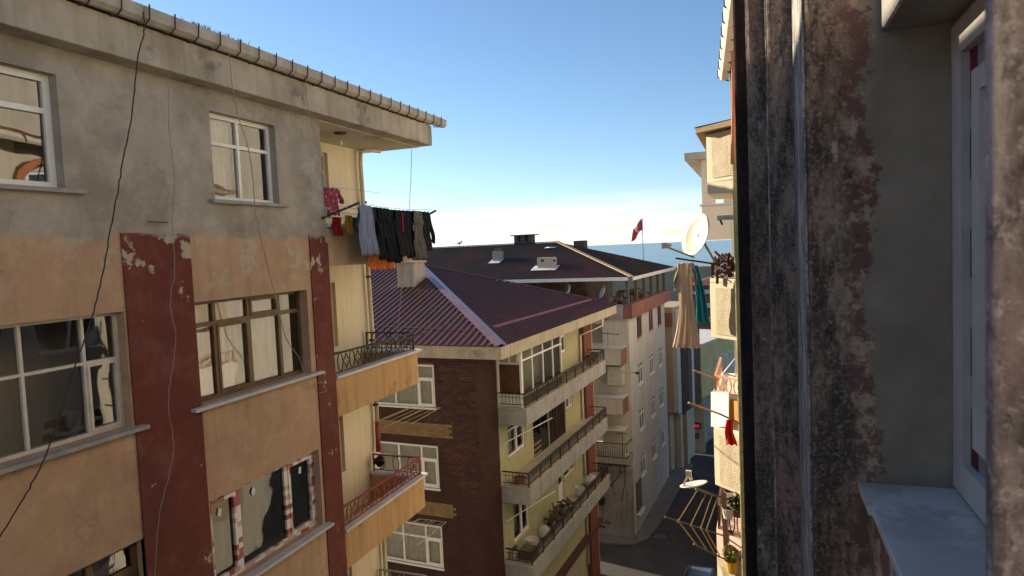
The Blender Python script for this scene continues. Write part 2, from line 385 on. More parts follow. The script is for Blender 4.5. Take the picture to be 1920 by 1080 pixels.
def cable(name, label, pts, r, m, sub=10, seed=1, wig=.012, cat='cable', group=None):
    """a hanging wire through the given points"""
    rn = random.Random(seed); P = [Vector(p) for p in pts]; out = []
    for i in range(len(P) - 1):
        a = P[max(i - 1, 0)]; b = P[i]; c = P[i + 1]; d = P[min(i + 2, len(P) - 1)]
        for k in range(sub):
            t = k / sub
            out.append(.5 * ((2 * b) + (c - a) * t + (2 * a - 5 * b + 4 * c - d) * t * t + (3 * b - a - 3 * c + d) * t ** 3) + Vector([rn.uniform(-wig, wig) for _ in range(3)]) * .5)
    out.append(P[-1])
    return tag(MB().tube(out, r, 5).build(name, m, smooth=True), label, cat, group)
def leaves(mb, c, rad, n, size, seed, sc=(1, 1, 1), up=.3):
    rn = random.Random(seed); c = Vector(c)
    for _ in range(n):
        d = Vector((rn.gauss(0, 1), rn.gauss(0, 1), rn.gauss(0, 1))).normalized() * rad * rn.random() ** .4
        p = c + Vector((d.x * sc[0], d.y * sc[1], d.z * sc[2])); t = Vector((rn.uniform(-1, 1), rn.uniform(-1, 1), rn.uniform(-1, 1) + up)).normalized()
        s = t.orthogonal().normalized(); s = s * cos(1) + t.cross(s) * sin(1); L = size * rn.uniform(.6, 1.3)
        mb.add([p - t * L, p + s * L * .45, p + t * L, p - s * L * .45], [(0, 1, 2, 3)])
    return mb

# ================================================================== SETTING: ground, street, sea
M_ASPH = mat('asphalt', (.075, .072, .068), (.055, .053, .05), scale=.8, rough=.85, bump=.35, bscale=40, c3=(.095, .09, .083), s3=.35, t3=.56)
M_PAVE = mat('worn_pavement', (.20, .185, .165), (.15, .14, .125), scale=.9, rough=.9, bump=.3, bscale=25, c3=(.10, .095, .085), s3=.8, t3=.58)
GZ = -H
def terrain(u, v):
    x = -420 + 840 * u; y = -60 + 520 * v
    t = min(max((y - 150) / 190, 0), 1); t = t * t * (3 - 2 * t)
    return (x, y, GZ - 46 * t)
g = MB().grid(terrain, 28, 52).build('ground', M_ASPH, fix=False); g['kind'] = 'structure'
m = bpy.data.materials.new('sea_water'); m.use_nodes = True; n, l = m.node_tree.nodes, m.node_tree.links
b = n['Principled BSDF']; b.inputs['Base Color'].default_value = (.10, .22, .30, 1); b.inputs['Roughness'].default_value = .32; b.inputs['IOR'].default_value = 1.33
t = n.new('ShaderNodeTexCoord'); mp = n.new('ShaderNodeMapping'); mp.inputs['Scale'].default_value = (.0022, .0009, 1); mp.inputs['Rotation'].default_value = (0, 0, radians(24)); l.new(t.outputs['Object'], mp.inputs[0])
a = n.new('ShaderNodeTexNoise'); a.inputs['Scale'].default_value = 1; a.inputs['Detail'].default_value = 9; a.inputs['Roughness'].default_value = .66; l.new(mp.outputs[0], a.inputs['Vector'])
r = n.new('ShaderNodeValToRGB'); r.color_ramp.elements[0].position = .35; r.color_ramp.elements[1].position = .68
r.color_ramp.elements[0].color = (.16, .28, .345, 1); r.color_ramp.elements[1].color = (.27, .385, .43, 1); l.new(a.outputs['Fac'], r.inputs[0]); l.new(r.outputs[0], b.inputs['Base Color'])
u = n.new('ShaderNodeBump'); u.inputs['Strength'].default_value = .25; u.inputs['Distance'].default_value = 60; l.new(a.outputs['Fac'], u.inputs['Height']); l.new(u.outputs[0], b.inputs['Normal'])
s = MB().quad((-90000, 250, -61), (90000, 250, -61), (90000, 120000, -61), (-90000, 120000, -61)).build('sea', m, fix=False, loc=(0, 0, -61)); s['kind'] = 'structure'

# pavement in front of the white building (turned frame), a kerb around its corner
pv = [(-9.6, 38.4), (-9.6, 52.5), (-8.35, 52.5), (-8.45, 45), (-8.6, 40.5), (-8.85, 38.3), (-9.5, 37.3), (-11, 36.95), (-16, 36.7), (-16, 38.4)]
MB().prism([(x, y, GZ + .004) for x, y in pv], (0, 0, .13)).build('pavement', M_PAVE, bevel=.02, frame=BYAW)['kind'] = 'structure'

# ================================================================== LEFT BUILDING (facade along the street at x = -7.6)
XL = -7.6
LB = thing('apartment_building', 'weathered orange and grey apartment building with red pilasters and corner balconies', 'building', (-9, 4, GZ))
ML = MXf(XL)
FL = 2.9
wins = dict(w1=(4.15, 5.6, .93, 2.25), w2=(7.91, 9.35, .93, 2.25), m1=(3.55, 6.24, -2.07, -.58), m2=(7.38, 9.93, -2.07, -.57), l2=(7.40, 9.99, -4.90, -3.50), l1=(3.9, 6.27, -4.95, -3.56),
            c1=(1.0, 2.6, .93, 2.25), c2=(.6, 2.7, -2.07, -.58), d1=(7.4, 9.99, -7.8, -6.4), d2=(3.9, 6.27, -7.8, -6.4))
fw_ = MB(); wall(fw_, ML, -14, 10.6, GZ, 2.56, list(wins.values()), .24)  # runs on unseen behind the lens, extended for its shadow
fw_.quad((XL, 10.6, GZ), (-9.0, 10.6, GZ), (-9.0, 10.6, 2.56), (XL, 10.6, 2.56))
fw_.build('wall', M_FAC, LB, fix=False)
for (a, c) in ((6.27, 7.36), (10.07, 10.615)):
    MB().box(XL - .05, XL + .022, a, c, GZ, .42).build('pilaster', M_RED, LB)
MB().box(-20, -9.24, -14, 14.2, GZ, 2.56).build('wall', M_CREAM, LB)
rw = MB(); RM = MXf(-9.0)
rwin = [(11.75, 12.78, -2.04 - k * FL, -.58 - k * FL) for k in range(-1, 3)]
wall(rw, RM, 10.6, 14.2, GZ, 2.56, rwin, .2); rw.quad((-9.0, 14.2, GZ), (-9.0, 14.2, 2.56), (-9.3, 14.2, 2.56), (-9.3, 14.2, GZ))
rw.build('recess_wall', M_CREAM, LB, fix=False)
for k, h in enumerate(rwin):
    w = window(LB, RM, h, [12.3], h[3] - .42, fm=M_OLDPVC if k < 3 else M_PVC, d=-.08, fw=.07)
    curtain(w, RM, h[0] + .05, h[1] - .05, h[2] + .05, h[3] - .05, M_GCURT, d=-.3, folds=5, seed=k)
# concrete eave: slab edge, soffit, roof, gutter
MB().box(-20, -7.28, -14, 14.6, 2.56, 3.03).build('eave_slab', M_CONC, LB, bevel=.012)
MB().box(-9.3, -7.62, 10.62, 14.55, 2.54, 2.558).build('soffit', M_SOFFIT, LB)
rf = MB(); rf.add([(-7.3, -14, 3.1), (-7.3, 14.9, 3.1), (-13.5, 14.9, 4.5), (-13.5, -14, 4.5), (-20, 14.9, 3.1), (-20, -14, 3.1)], [(0, 1, 2, 3), (3, 2, 4, 5)])
for i in range(97):                                             # tile rows seen at the eave
    y = -14 + i * .3; rf.tube([(-7.22, y, 3.15), (-9.2, y, 3.6)], .06, 6)
rf.build('roof', M_TILE, LB)
gm_ = MB()
for k in range(10):
    y0 = -14 + k * 2.92; y1 = y0 + 2.9
    prof = [(-7.27, 3.2), (-7.26, 3.05), (-7.16, 3.035), (-7.10, 3.08), (-7.085, 3.22), (-7.115, 3.22), (-7.125, 3.1), (-7.24, 3.08), (-7.24, 3.2)]
    y1 = min(y1, 15.05)
    if y0 < 15: gm_.prism([(x, y0, z) for x, z in prof], (0, y1 - y0, 0))
gut = gm_.build('gutter', M_GUTTER, LB)
st0 = None
for i in range(36):
    y = 1.0 + i * .392
    if st0 is None:
        sm = MB(); pts = [(-7.28, 3.235), (-7.28, 3.02), (-7.15, 3.01), (-7.075, 3.07), (-7.062, 3.245)]
        for p, q in zip(pts, pts[1:]): sm.bar((p[0], y, p[1]), (q[0], y, q[1]), .018, .01, up=(0, 1, 0))
        st0 = sm.build('gutter_strap', M_STRAP, gut)
    else: twin(st0, gut, (0, i * .392, 0))
# windows of the facade
def lwin(key, cols, tr, m, **k):
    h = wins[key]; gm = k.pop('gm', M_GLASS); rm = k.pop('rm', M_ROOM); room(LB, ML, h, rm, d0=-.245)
    return window(LB, ML, h, cols, tr, m, gm, **k)
SLAB = mat('concrete_sill', (.36, .34, .31), (.26, .245, .225), scale=4, bump=.3, bscale=40)
lwin('w1', [], 1.83, M_PVC, fw=.08, sill=.10, sillm=SLAB, sillover=.2)
w = lwin('w2', [8.60], 1.80, M_PVC, fw=.065, sill=.10, sillm=SLAB, sillover=.13)
curtain(w, ML, 7.95, 8.62, .98, 2.2, M_CURT, folds=5, seed=3)
w = lwin('m1', [5.02, 5.76], -1.17, M_OLDPVC, fw=.045, sill=.14, sillover=.14, sash=((2, 0),), rm=M_DARKROOM, sillm=SLAB)
w = lwin('m2', [7.90, 8.63, 9.36], -.93, M_BROWNW, fw=.055, mw=.065, sill=.12, sillover=.22, sash=((1, 0), (2, 1)), d=-.17)
for k, (a, c) in enumerate(((7.42, 8.0), (8.02, 8.75), (8.8, 9.4))): curtain(w, ML, a, c, -2.0, -.62, M_CURT, folds=6 - k, seed=10 + k, d=-.30)
# freshly fitted window: white frame still wrapped in red-printed film
def tape_mat():
    m = bpy.data.materials.new('red_printed_film'); m.use_nodes = True; n, l = m.node_tree.nodes, m.node_tree.links
    b = n['Principled BSDF']; b.inputs['Roughness'].default_value = .35
    t = n.new('ShaderNodeTexCoord'); sp = n.new('ShaderNodeSeparateXYZ'); l.new(t.outputs['Object'], sp.inputs[0])
    sn = n.new('ShaderNodeVectorMath'); sn.operation = 'SNAP'; sn.inputs[1].default_value = (9, .115, .085); l.new(t.outputs['Object'], sn.inputs[0])
    s = n.new('ShaderNodeTexWhiteNoise'); l.new(sn.outputs[0], s.inputs[0])
    r = n.new('ShaderNodeValToRGB'); r.color_ramp.interpolation = 'CONSTANT'; r.color_ramp.elements[0].color = (.70, .66, .62, 1); r.color_ramp.elements[1].position = .55; r.color_ramp.elements[1].color = (.30, .06, .055, 1); e_ = r.color_ramp.elements.new(.8); e_.color = (.50, .36, .33, 1)
    l.new(s.outputs[0], r.inputs[0]); l.new(r.outputs[0], b.inputs['Base Color']); return m
M_TAPE = tape_mat()
w = lwin('l2', [8.08, 9.22], None, M_TAPE, fw=.075, mw=.09, sill=.16, sillover=.12, gm=M_DGLASS, rm=M_DARKROOM, sash=((0, 0), (2, 0)), sillm=M_MARBLE)
M_STICK = mat('white_sticker', (.75, .74, .70), bump=0)
for (a, z, s) in ((7.72, -3.80, .5), (8.45, -3.74, .1), (9.62, -3.78, .7)):
    c_, s_ = cos(s) * .055, sin(s) * .055
    MB().add([(XL - .148, a + c_, z + s_ * 1.5), (XL - .148, a - s_ * .7, z + c_ * 1.5), (XL - .148, a - c_, z - s_ * 1.5), (XL - .148, a + s_ * .7, z - c_ * 1.5)], [(0, 1, 2, 3)]).build('glass_sticker', M_STICK, w)
w = lwin('l1', [4.9, 5.6], -3.95, M_BROWNW, fw=.08, mw=.09, sash=((2, 0),))
curtain(w, ML, 4.95, 6.1, -4.9, -3.6, M_CURT, folds=8, seed=21)
for k in ('c1', 'c2', 'd1', 'd2'):
    h = wins[k]; lwin(k, [(h[0] + h[1]) / 2], h[3] - .45, M_PVC, sill=.1)

# corner balconies: parapet with stone ledge, iron rail with ovals and diamonds
M_BAL = mat('balcony_orange', (.50, .31, .15), (.45, .28, .135), scale=1.2, bump=.25, bscale=30, c3=(.33, .20, .105), s3=1.3, t3=.57, streak=.3)
M_BALG = mat('balcony_grey_brown', (.42, .30, .19), (.36, .26, .17), scale=1.4, bump=.25, bscale=30, streak=.2)  # duller than the orange, dimming behind the laundry put into the colour
M_LEDGE = mat('stone_ledge', (.60, .58, .55), (.48, .46, .43), scale=3, rough=.6, bump=.1, c3=(.34, .31, .28), s3=3, t3=.6)
def balcony(zt, face, railm, ends=True):
    mb = MB(); zb = zt - .74
    mb.box(XL - .16, XL, 10.62, 13.9, zb, zt); mb.box(-8.99, XL - .16, 13.74, 13.9, zb, zt); mb.box(-8.99, XL - .16, 10.62, 13.74, zb, zb + .12)
    bl = mb.build('balcony', face, LB, bevel=.01)
    lm = MB(); lm.box(XL - .22, XL + .06, 10.62, 14.02, zt + .003, zt + .06); lm.box(-8.98, XL - .22, 13.7, 14.02, zt + .003, zt + .06)
    lm.build('ledge', M_LEDGE, bl, bevel=.008)
    if not railm: return bl
    z0, z1 = zt + .10, zt + .47; X = XL - .06
    rm = MB()
    rm.bar((X, 10.66, z1), (X, 13.86, z1), .045, .03); rm.bar((X, 10.66, z0), (X, 13.86, z0), .025, .02)
    rm.bar((X, 13.84, z1), (-8.95, 13.84, z1), .045, .03); rm.bar((X, 13.84, z0), (-8.95, 13.84, z0), .025, .02)
    for (x, y) in ((X, 10.68), (X, 13.84), (-8.93, 13.84)): rm.bar((x, y, zt + .05), (x, y, z1 + .01), .035)
    rm.build('handrail', railm, bl)
    hm = (z1 - z0) / 2; zc = (z0 + z1) / 2
    ov = di = None
    for i in range(8):
        y = 10.9 + i * .405
        if ov is None:
            o1 = MB().tube([(X, y + .085 * (cos(t) if abs(cos(t)) > .3 else cos(t) * .8), zc + hm * .96 * sin(t)) for t in [2 * pi * q / 14 for q in range(14)]], .012, 5, close=True)
            ov = o1.build('railing_oval', railm, bl)
            d1 = MB()
            for q in range(4):
                A, B = q * pi / 2, (q + 1) * pi / 2; pts = []
                for t in range(6):
                    s = t / 5; w = A + (B - A) * s; rr = .125 - .055 * sin(pi * s); pts.append((X, y + .205 + rr * cos(w) * .95, zc + rr * 1.15 * sin(w)))
                d1.tube(pts, .011, 5)
            d1.tube([(X, y + .205, zc + .14), (X, y + .205, z1)], .008, 4); d1.tube([(X, y + .205, zc - .14), (X, y + .205, z0)], .008, 4)
            di = d1.build('railing_diamond', railm, bl)
        else:
            twin(ov, bl, (0, i * .405, 0))
            if i < 7: twin(di, bl, (0, i * .405, 0))
    zc2 = zc
    for i in range(3):
        x = X - .25 - i * .4
        e1 = MB().tube([(x + .085 * cos(t), 13.84, zc2 + hm * .96 * sin(t)) for t in [2 * pi * q / 12 for q in range(12)]], .012, 5, close=True).build('railing_oval', railm, bl)
    return bl
balcony(.56, M_BALG, None)
balcony(-2.34, M_BAL, M_IRON)
balcony(-5.34, M_BAL, M_REDIRON)
balcony(-8.24, M_BAL, mat('pale_iron', (.45, .42, .38), rough=.5))
# drain pipe down the far corner
dp = [(-8.62, 14.42, 2.53), (-8.75, 14.1, 2.53), (-8.87, 13.95, 2.48), (-8.88, 13.92, 2.2), (-8.88, 13.98, .2), (-8.88, 14.02, -1.9), (-8.88, 14.02, -4.1)]
pp = MB().tube(dp, .055, 10).build('drain_pipe', M_PIPE, LB, smooth=True)
MB().tube([(-8.88, 14.02, -4.1), (-8.88, 14.0, -4.85)], .062, 10).build('pipe_section', M_REDIRON, pp, smooth=True)
MB().tube([(-8.88, 14.02, -5.6), (-8.88, 14.02, -13)], .055, 10).build('pipe_section', M_PIPE, pp, smooth=True)
for z in (1.25, -.55, -2.1, -3.7):
    MB().tube([(-8.88, 13.99, z), (-8.88, 13.99, z + .05)], .07, 10).build('pipe_clamp', M_STRAP, pp)
tag(MB().blob((-8.75, 13.8, -5.02), .13, 10, 8, .22, 5, (1, 1.1, .95)).build('plastic_bag', mat('black_plastic', (.012, .012, .012), rough=.35, bump=.3, bscale=30), smooth=True), 'black plastic bag tied under the red drain pipe end', 'bag')

# ------------------------------------------------------------------ things on and in front of the left building
def cloth(name, label, cat, a0, a1, zt, zb, m, X, group=None, flare=1.15, folds=4, amp=.03, lean=.03, split=0, sleeve=0, seed=0, axis='y', tipl=0, waist=0):
    """a hung garment: folded sheet with thickness; split cuts trouser legs, sleeve adds arms that hang at the sides"""
    rn = random.Random(seed); ph = rn.uniform(0, 6); c = (a0 + a1) / 2; hw = (a1 - a0) / 2
    P = (lambda a, d, z: (X + d, a, z)) if axis == 'y' else (lambda a, d, z: (a, X + d, z))
    def sheet(l, r, l2, r2, t0, t1, k, nz=14):
        def f(u, v):
            a = (l + (r - l) * u) * (1 - v) + (l2 + (r2 - l2) * u) * v
            wv = sin(ph + k + u * folds * 2 * pi) * amp * (.35 + .65 * v) + .4 * amp * sin(u * 17 + v * 5 + ph)
            z = t0 + (t1 - t0) * v - .02 * sin(u * pi * 2 * folds + ph) * v - .015 * (1 - v) * sin(u * pi * 3) ** 2
            a += .014 * sin(v * 6 + ph + k) + lean * v - waist * (u - .5) * sin(v * pi)
            return P(c + a, wv + .012 * sin(9 * v + k), z)
        return MB_.grid(f, 18, nz)
    MB_ = MB()
    if split:
        zs = zt + (zb - zt) * .28
        sheet(-hw, hw, -hw * 1.05, hw * 1.05, zt, zs, 0, 5)
        sheet(-hw * 1.05, hw * .06, -hw * flare, hw * .02, zs + .03, zb, 0); sheet(-hw * .06, hw * 1.05, hw * .06, hw * flare, zs + .03, zb + rn.uniform(-.04, .04), 2)
    else: sheet(-hw, hw, -hw * flare, hw * flare, zt, zb, 0)
    if sleeve:
        sheet(hw * .85, hw * 1.25, hw * 1.2, hw * 1.7, zt - .03, zt - sleeve, 1, 8); sheet(-hw * 1.2, -hw * .85, -hw * 1.5, -hw * 1.15, zt - .03, zt - sleeve, 3, 8)
    return tag(MB_.build(name, m, smooth=True, solid=.012), label, cat, group)
DK = cloth_mat('black', (.012, .013, .017), (.02, .021, .026)); CH = cloth_mat('charcoal', (.04, .042, .045)); BLU = cloth_mat('pale_blue_stripe', (.21, .25, .36), (.15, .185, .28), scale=22)
GRY = cloth_mat('grey', (.15, .145, .135)); NAV = cloth_mat('navy', (.015, .018, .03)); RD = cloth_mat('red', (.28, .02, .025)); YE = cloth_mat('yellow', (.55, .33, .04)); SB = cloth_mat('sky_blue', (.10, .19, .42)); SG = cloth_mat('slate', (.13, .15, .19))
PK = mat('pink_floral_cotton', (.50, .06, .12), (.10, .05, .07), scale=16, bump=.2, bscale=90, c3=(.62, .45, .46), s3=11, t3=.56)
OR_ = cloth_mat('orange', (.62, .17, .06), (.5, .13, .05))
ar = thing('drying_rack', 'black wall clothes rack holding the dark laundry under the left roof', 'clothes rack', (-7.3, 12.2, .6))
mb = MB(); mb.bar((XL, 10.5, .72), (-7.0, 10.86, .99), .05, .04); mb.build('arm', M_IRON, ar)
mb = MB(); mb.bar((XL, 13.85, .66), (-6.95, 13.95, .96), .05, .04); mb.build('arm', M_IRON, ar)
for k, x in enumerate((-7.0, -7.17, -7.34, -7.5)):
    zz = .99 - (.27 * (-7.0 - x) / .6)
    MB().tube([(x, 10.6 + (-7.0 - x) * -.5 + .2 * (k == 0), zz - .005), (x, 11.7, zz - .05), (x, 12.8, zz - .05), (x, 13.9, zz - .01)], .006, 4).build('line', M_GCABLE, ar)
row = [('robe', 'pale blue striped robe, nearest the arm on the dark laundry line', 'robe', 10.80, 11.24, -.0, BLU, dict(flare=1.45, folds=5)),
       ('trousers', 'charcoal trousers hanging right beside the pale blue robe', 'trousers', 11.18, 11.54, .0, CH, dict(split=1, flare=1.25)),
       ('trousers', 'long black trousers with baggy legs, second pair from the blue robe', 'trousers', 11.45, 11.92, -.1, DK, dict(split=1, flare=1.3)),
       ('trousers', 'navy black trousers in the middle of the dark laundry line', 'trousers', 11.82, 12.28, -.15, NAV, dict(split=1, flare=1.2)),
       ('shirt', 'black long-sleeved shirt with a red streak on the dark laundry line', 'shirt', 12.18, 12.68, -.05, DK, dict(flare=1.15, folds=3)),
       ('trousers', 'dark trousers just left of the grey pair on the laundry line', 'trousers', 12.58, 12.98, -.1, NAV, dict(split=1, flare=1.15)),
       ('trousers', 'mid grey trousers near the far end of the laundry line', 'trousers', 12.9, 13.3, -.15, GRY, dict(split=1, flare=1.2)),
       ('sweater', 'black hooded sweater with hanging sleeve at the line end', 'sweater', 13.22, 13.74, .05, DK, dict(flare=1.0, sleeve=.72, folds=3))]
for i, (n_, lb, ct, a, c, zb, m, kw) in enumerate(row):
    cloth(n_, lb, ct, a, c, .955 - .035 * sin(pi * (a - 10.8) / 3), zb, m, -7.0 - .05 * (i % 2), 'dark laundry on the left balcony line', seed=i * 7 + 1, lean=.1, **kw)
mb = MB().box(-6.955, -6.947, 12.36, 12.40, .45, .86); tag(mb.build('ribbon', RD), 'narrow red ribbon over the black shirts on the line', 'ribbon')
for i, (n_, lb, a, c, x, zt, zb, m) in enumerate([('cloth_piece', 'small red cloth hanging on the inner line by the wall', 10.68, 10.94, -7.5, .75, .40, RD), ('cloth_piece', 'small yellow cloth hanging between the red and slate ones', 10.97, 11.2, -7.42, .79, .42, YE),
        ('cloth_piece', 'small slate cloth behind the yellow one on the inner line', 11.2, 11.4, -7.42, .76, .45, SG), ('cloth_piece', 'small bright blue cloth beside the blue robe', 11.22, 11.42, -7.3, .94, .58, SB)]):
    cloth(n_, lb, 'laundry', a, c, zt, zb, m, x, 'small laundry on the inner line', flare=1.05, folds=2, amp=.018, seed=40 + i)
cloth('blouse', 'pink floral blouse hung high inside the top balcony', 'blouse', 11.45, 11.92, 1.42, .86, PK, -8.2, flare=.95, sleeve=.3, folds=3, seed=61)
cloth('towel', 'orange towel hanging low under the dark trousers', 'towel', 11.5, 12.5, .05, -.30, OR_, -7.3, flare=1.02, folds=5, seed=71)
MB_t = MB().tube([(-8.2, 11.3, 1.43), (-8.2, 13.6, 1.43)], .005, 4).build('laundry_line', M_GCABLE); tag(MB_t, 'thin line strung across the top balcony behind the rack', 'line')
bu = thing('hanging_bulb', 'bare bulb on a disc hanging from the balcony soffit', 'lamp', (-8.0, 11.85, 2.25))
MB().lathe((-8.0, 11.85, 2.5), [(.13, .035), (.12, .01), (.02, 0), (.001, 0)], 14).build('ceiling_rose', M_STRAP, bu)
MB().tube([(-8.0, 11.85, 2.5), (-8.0, 11.85, 2.38)], .01, 6).build('cord', M_GCABLE, bu)
MB().lathe((-8.0, 11.85, 2.27), [(.001, 0), (.03, .015), (.035, .05), (.02, .09), (.02, .12), (.001, .12)], 10).build('bulb', M_STICK, bu, smooth=True)
def lpts(l, X): return [onX(px, py, X) for px, py in l]
cable('cable', 'thick black cable drooping from the gutter across the lower left window', lpts([(268, 22), (270, 60), (258, 110), (247, 215), (226, 330), (206, 440), (182, 560), (140, 690), (95, 830), (50, 925), (-10, 1020)], -7.05), .008, M_CABLE, seed=2)
cable('cable', 'thin grey cable running straight down the wide red pilaster', lpts([(311, 36), (316, 60), (315, 150), (318, 250), (327, 330), (323, 420), (328, 500), (319, 570), (330, 640), (316, 750), (325, 850), (300, 960), (290, 1085)], -7.4), .005, M_GCABLE, seed=3)
cable('cable', 'pale cable hanging past the small upper window onto the brown window', lpts([(418, 76), (428, 95), (440, 190), (470, 300), (480, 400), (497, 480), (512, 540), (535, 630), (560, 670), (572, 705)], -7.2), .007, M_GCABLE, seed=4)
cable('cable', 'short grey cable dropping to the pink blouse from the gutter', lpts([(548, 120), (572, 140), (577, 200), (592, 262), (603, 310), (602, 350)], -7.2), .006, M_GCABLE, seed=5)
cable('string', 'pale green string hanging straight from the eave past the laundry', lpts([(772, 279), (768, 380), (757, 500), (747, 600), (744, 640)], -7.05), .006, M_WIRE, seed=6, cat='string')
cl = [onX(600 + 11 * cos(t) + 3 * sin(3 * t), 727 + 10 * sin(t), -7.5) for t in [q * .7 for q in range(28)]]
cable('cable_coil', 'small coil of pale cable at the brown window sill', cl, .004, M_GCABLE, sub=2, seed=8)
tag(MB().tube([(-7.62, 10.68, -1.84), onX(775, 632, -7.5), onX(840, 606, -7.4)], .014, 6).build('pole', M_IRON), 'thin dark pole laid along the upper black railing', 'pole')
tag(MB().tube([onX(276, 415, -7.55), onX(314, 417, -7.5)], .008, 5).build('rebar_stub', M_STRAP), 'rusty iron bar sticking out of the grey render', 'bar')
# small folding line frames on the balconies
for (lb, z, k) in (('wire clothes frame standing off the red balcony railing', -4.1, 0), ('wire clothes frame below the second balcony', -7.1, 1)):
    t = thing('wire_drying_rack', lb, 'clothes rack', (-8.2, 14.0, z)); y0 = 13.95
    fm_ = MB(); fm_.tube([(-8.9, y0, z), (-8.5, y0 + 1.2, z + .12), (-7.7, y0 + 1.2, z + .12), (-7.9, y0, z)], .009, 5); fm_.tube([(-8.9, y0, z - .25), (-8.1, y0 + 1.2, z + .12)], .008, 5); fm_.build('frame', M_GCABLE, t)
    for q in range(4):
        x = -8.8 + q * .22; MB().tube([(x, y0, z + .01), (x + .35, y0 + 1.2, z + .12)], .004, 4).build('line', mat('yellow_line', (.42, .34, .12), bump=0) if k == 0 else M_GCABLE, t)
M_GRASS = mat('dry_grass', (.09, .12, .035), (.14, .13, .05), scale=20, bump=0)
def tuft(name, label, y0, y1, n, hgt, seed):
    rn = random.Random(seed); mb = MB()
    for _ in range(n):
        y = rn.uniform(y0, y1); x = -7.17 + rn.uniform(-.05, .04); hh = hgt * rn.uniform(.4, 1.2); dx, dy = rn.uniform(-.06, .06), rn.uniform(-.08, .08)
        mb.add([(x - .004, y, 3.16), (x + .004, y, 3.16), (x + dx * .5 + .003, y + dy * .5, 3.16 + hh * .7), (x + dx, y + dy, 3.16 + hh)], [(0, 1, 2), (0, 2, 3)])
    return tag(mb.build(name, M_GRASS, fix=False), label, 'grass', kind='stuff')
tuft('grass', 'tuft of weeds growing in the left gutter', 7.1, 8.3, 240, .13, 1); tuft('grass', 'sparse grass further along the left gutter', 8.4, 11, 110, .08, 2)

# ================================================================== BRICK BUILDING (turned frame: v across, u along the street)
M_BRICK = mat('brown_brick', (.085, .034, .027), (.062, .026, .022), scale=1.7, rough=.8, bump=.3, bscale=60, vary=.35)
M_BRICKY = mat('ochre_brick', (.26, .165, .075), (.19, .12, .055), scale=2.5, rough=.8, bump=.3, bscale=60, vary=.18)
M_MORTAR = mat('brick_mortar', (.15, .105, .085), (.09, .062, .052), scale=1.1, bump=.3)
M_YG = mat('yellow_green_paint', (.45, .425, .245), (.40, .375, .215), scale=1.3, bump=.15, bscale=30, streak=.15)
M_BCONC = mat('eave_concrete', (.47, .41, .32), (.38, .33, .255), scale=1.2, bump=.3, bscale=15, c3=(.26, .225, .175), s3=.8, t3=.6, streak=.25)
M_SLABC = mat('balcony_concrete', (.38, .37, .35), (.31, .30, .285), scale=1.5, bump=.3, bscale=20, streak=.25, c3=(.24, .23, .215), s3=1.2, t3=.6)
BB = thing('brick_apartment_house', 'brown brick apartment house with purple metal roof and three long balconies', 'building', (-15, 26, GZ), BYAW)
UF, VS = 20.0, -10.34                       # front wall and street wall
MF = MYf(UF); MS = MXf(VS)
bw = [(-14.55, -11.97, -5.46 - k * FL, -3.93 - k * FL) for k in range(3)]
wl_ = MB(); wall(wl_, MF, -26, VS, GZ, -3.6, bw, .16)
wl_.quad((VS, UF, GZ), (VS, 21.62, GZ), (VS, 21.62, -3.6), (VS, UF, -3.6)); wl_.quad((-26, UF, GZ), (-26, 33.5, GZ), (-26, 33.5, -3.6), (-26, UF, -3.6)); wl_.quad((-26, 33.5, GZ), (VS, 33.5, GZ), (VS, 33.5, -3.6), (-26, 33.5, -3.6))
bwall = wl_.build('wall', M_MORTAR, BB, fix=False)
bricks = []
PIT_Z, PIT_A, BH, BL = .0985, .252, .082, .236
ry = [(-6.44, -6.04, -11.45), (-9.33, -8.93, -11.45)]
for r_ in range(int(10.2 / PIT_Z)):
    z = -3.66 - r_ * PIT_Z; off = (r_ % 2) * PIT_A / 2
    for c_ in range(23):
        a1 = VS - .004 - c_ * PIT_A - off; a0 = a1 - BL
        if c_ == 0 and off: bricks.append((VS - off + .008, VS - .004, z, 0, 0, 0))
        if any(a1 > h[0] - .03 and a0 < h[1] + .03 and z > h[2] - .06 and z - BH < h[3] + .03 for h in bw):
            if a0 < bw[0][1] + .03 < a1 - .06 and any(z > h[2] - .06 and z - BH < h[3] + .03 for h in bw): a0 = bw[0][1] + .03
            else: continue
        yl = any(q[0] - .02 < z - BH / 2 < q[1] + .02 and (a0 + a1) / 2 < q[2] - (.12 if r_ % 2 else 0) for q in ry)
        bricks.append((a0, a1, z, 0, 1 if yl else 0, 0))
    for c_ in range(7):
        u0 = UF + .004 + c_ * PIT_A + (0 if r_ % 2 else -PIT_A / 2); u1 = u0 + BL
        u0 = max(u0, UF + .004); u1 = min(u1, 21.6)
        if u1 - u0 > .05: bricks.append((u0, u1, z, 1, 0, 0))
def bscore(q):
    c = ((q[0] + q[1]) / 2, UF, q[2]) if q[3] == 0 else (VS, (q[0] + q[1]) / 2, q[2])
    fac = .75 if q[3] else 1.0; vis = c[0] > -14.4 and q[2] > -13.2
    return -(fac * (q[1] - q[0]) / hypot(c[0], c[1], c[2])) + (0 if vis else 5)
bricks.sort(key=bscore)
rn = random.Random(4)
def brick_geo(mb, q):
    j = rn.uniform(-.002, .005)
    if q[3] == 0: mb.box(q[0] - .005 * q[4], q[1] + .005 * q[4], UF - .018 - j, UF + .01, q[2] - BH - .011 * q[4], q[2])
    else: mb.box(VS - .01, VS + .016 + j, q[0], q[1], q[2] - BH, q[2])
proto = {}
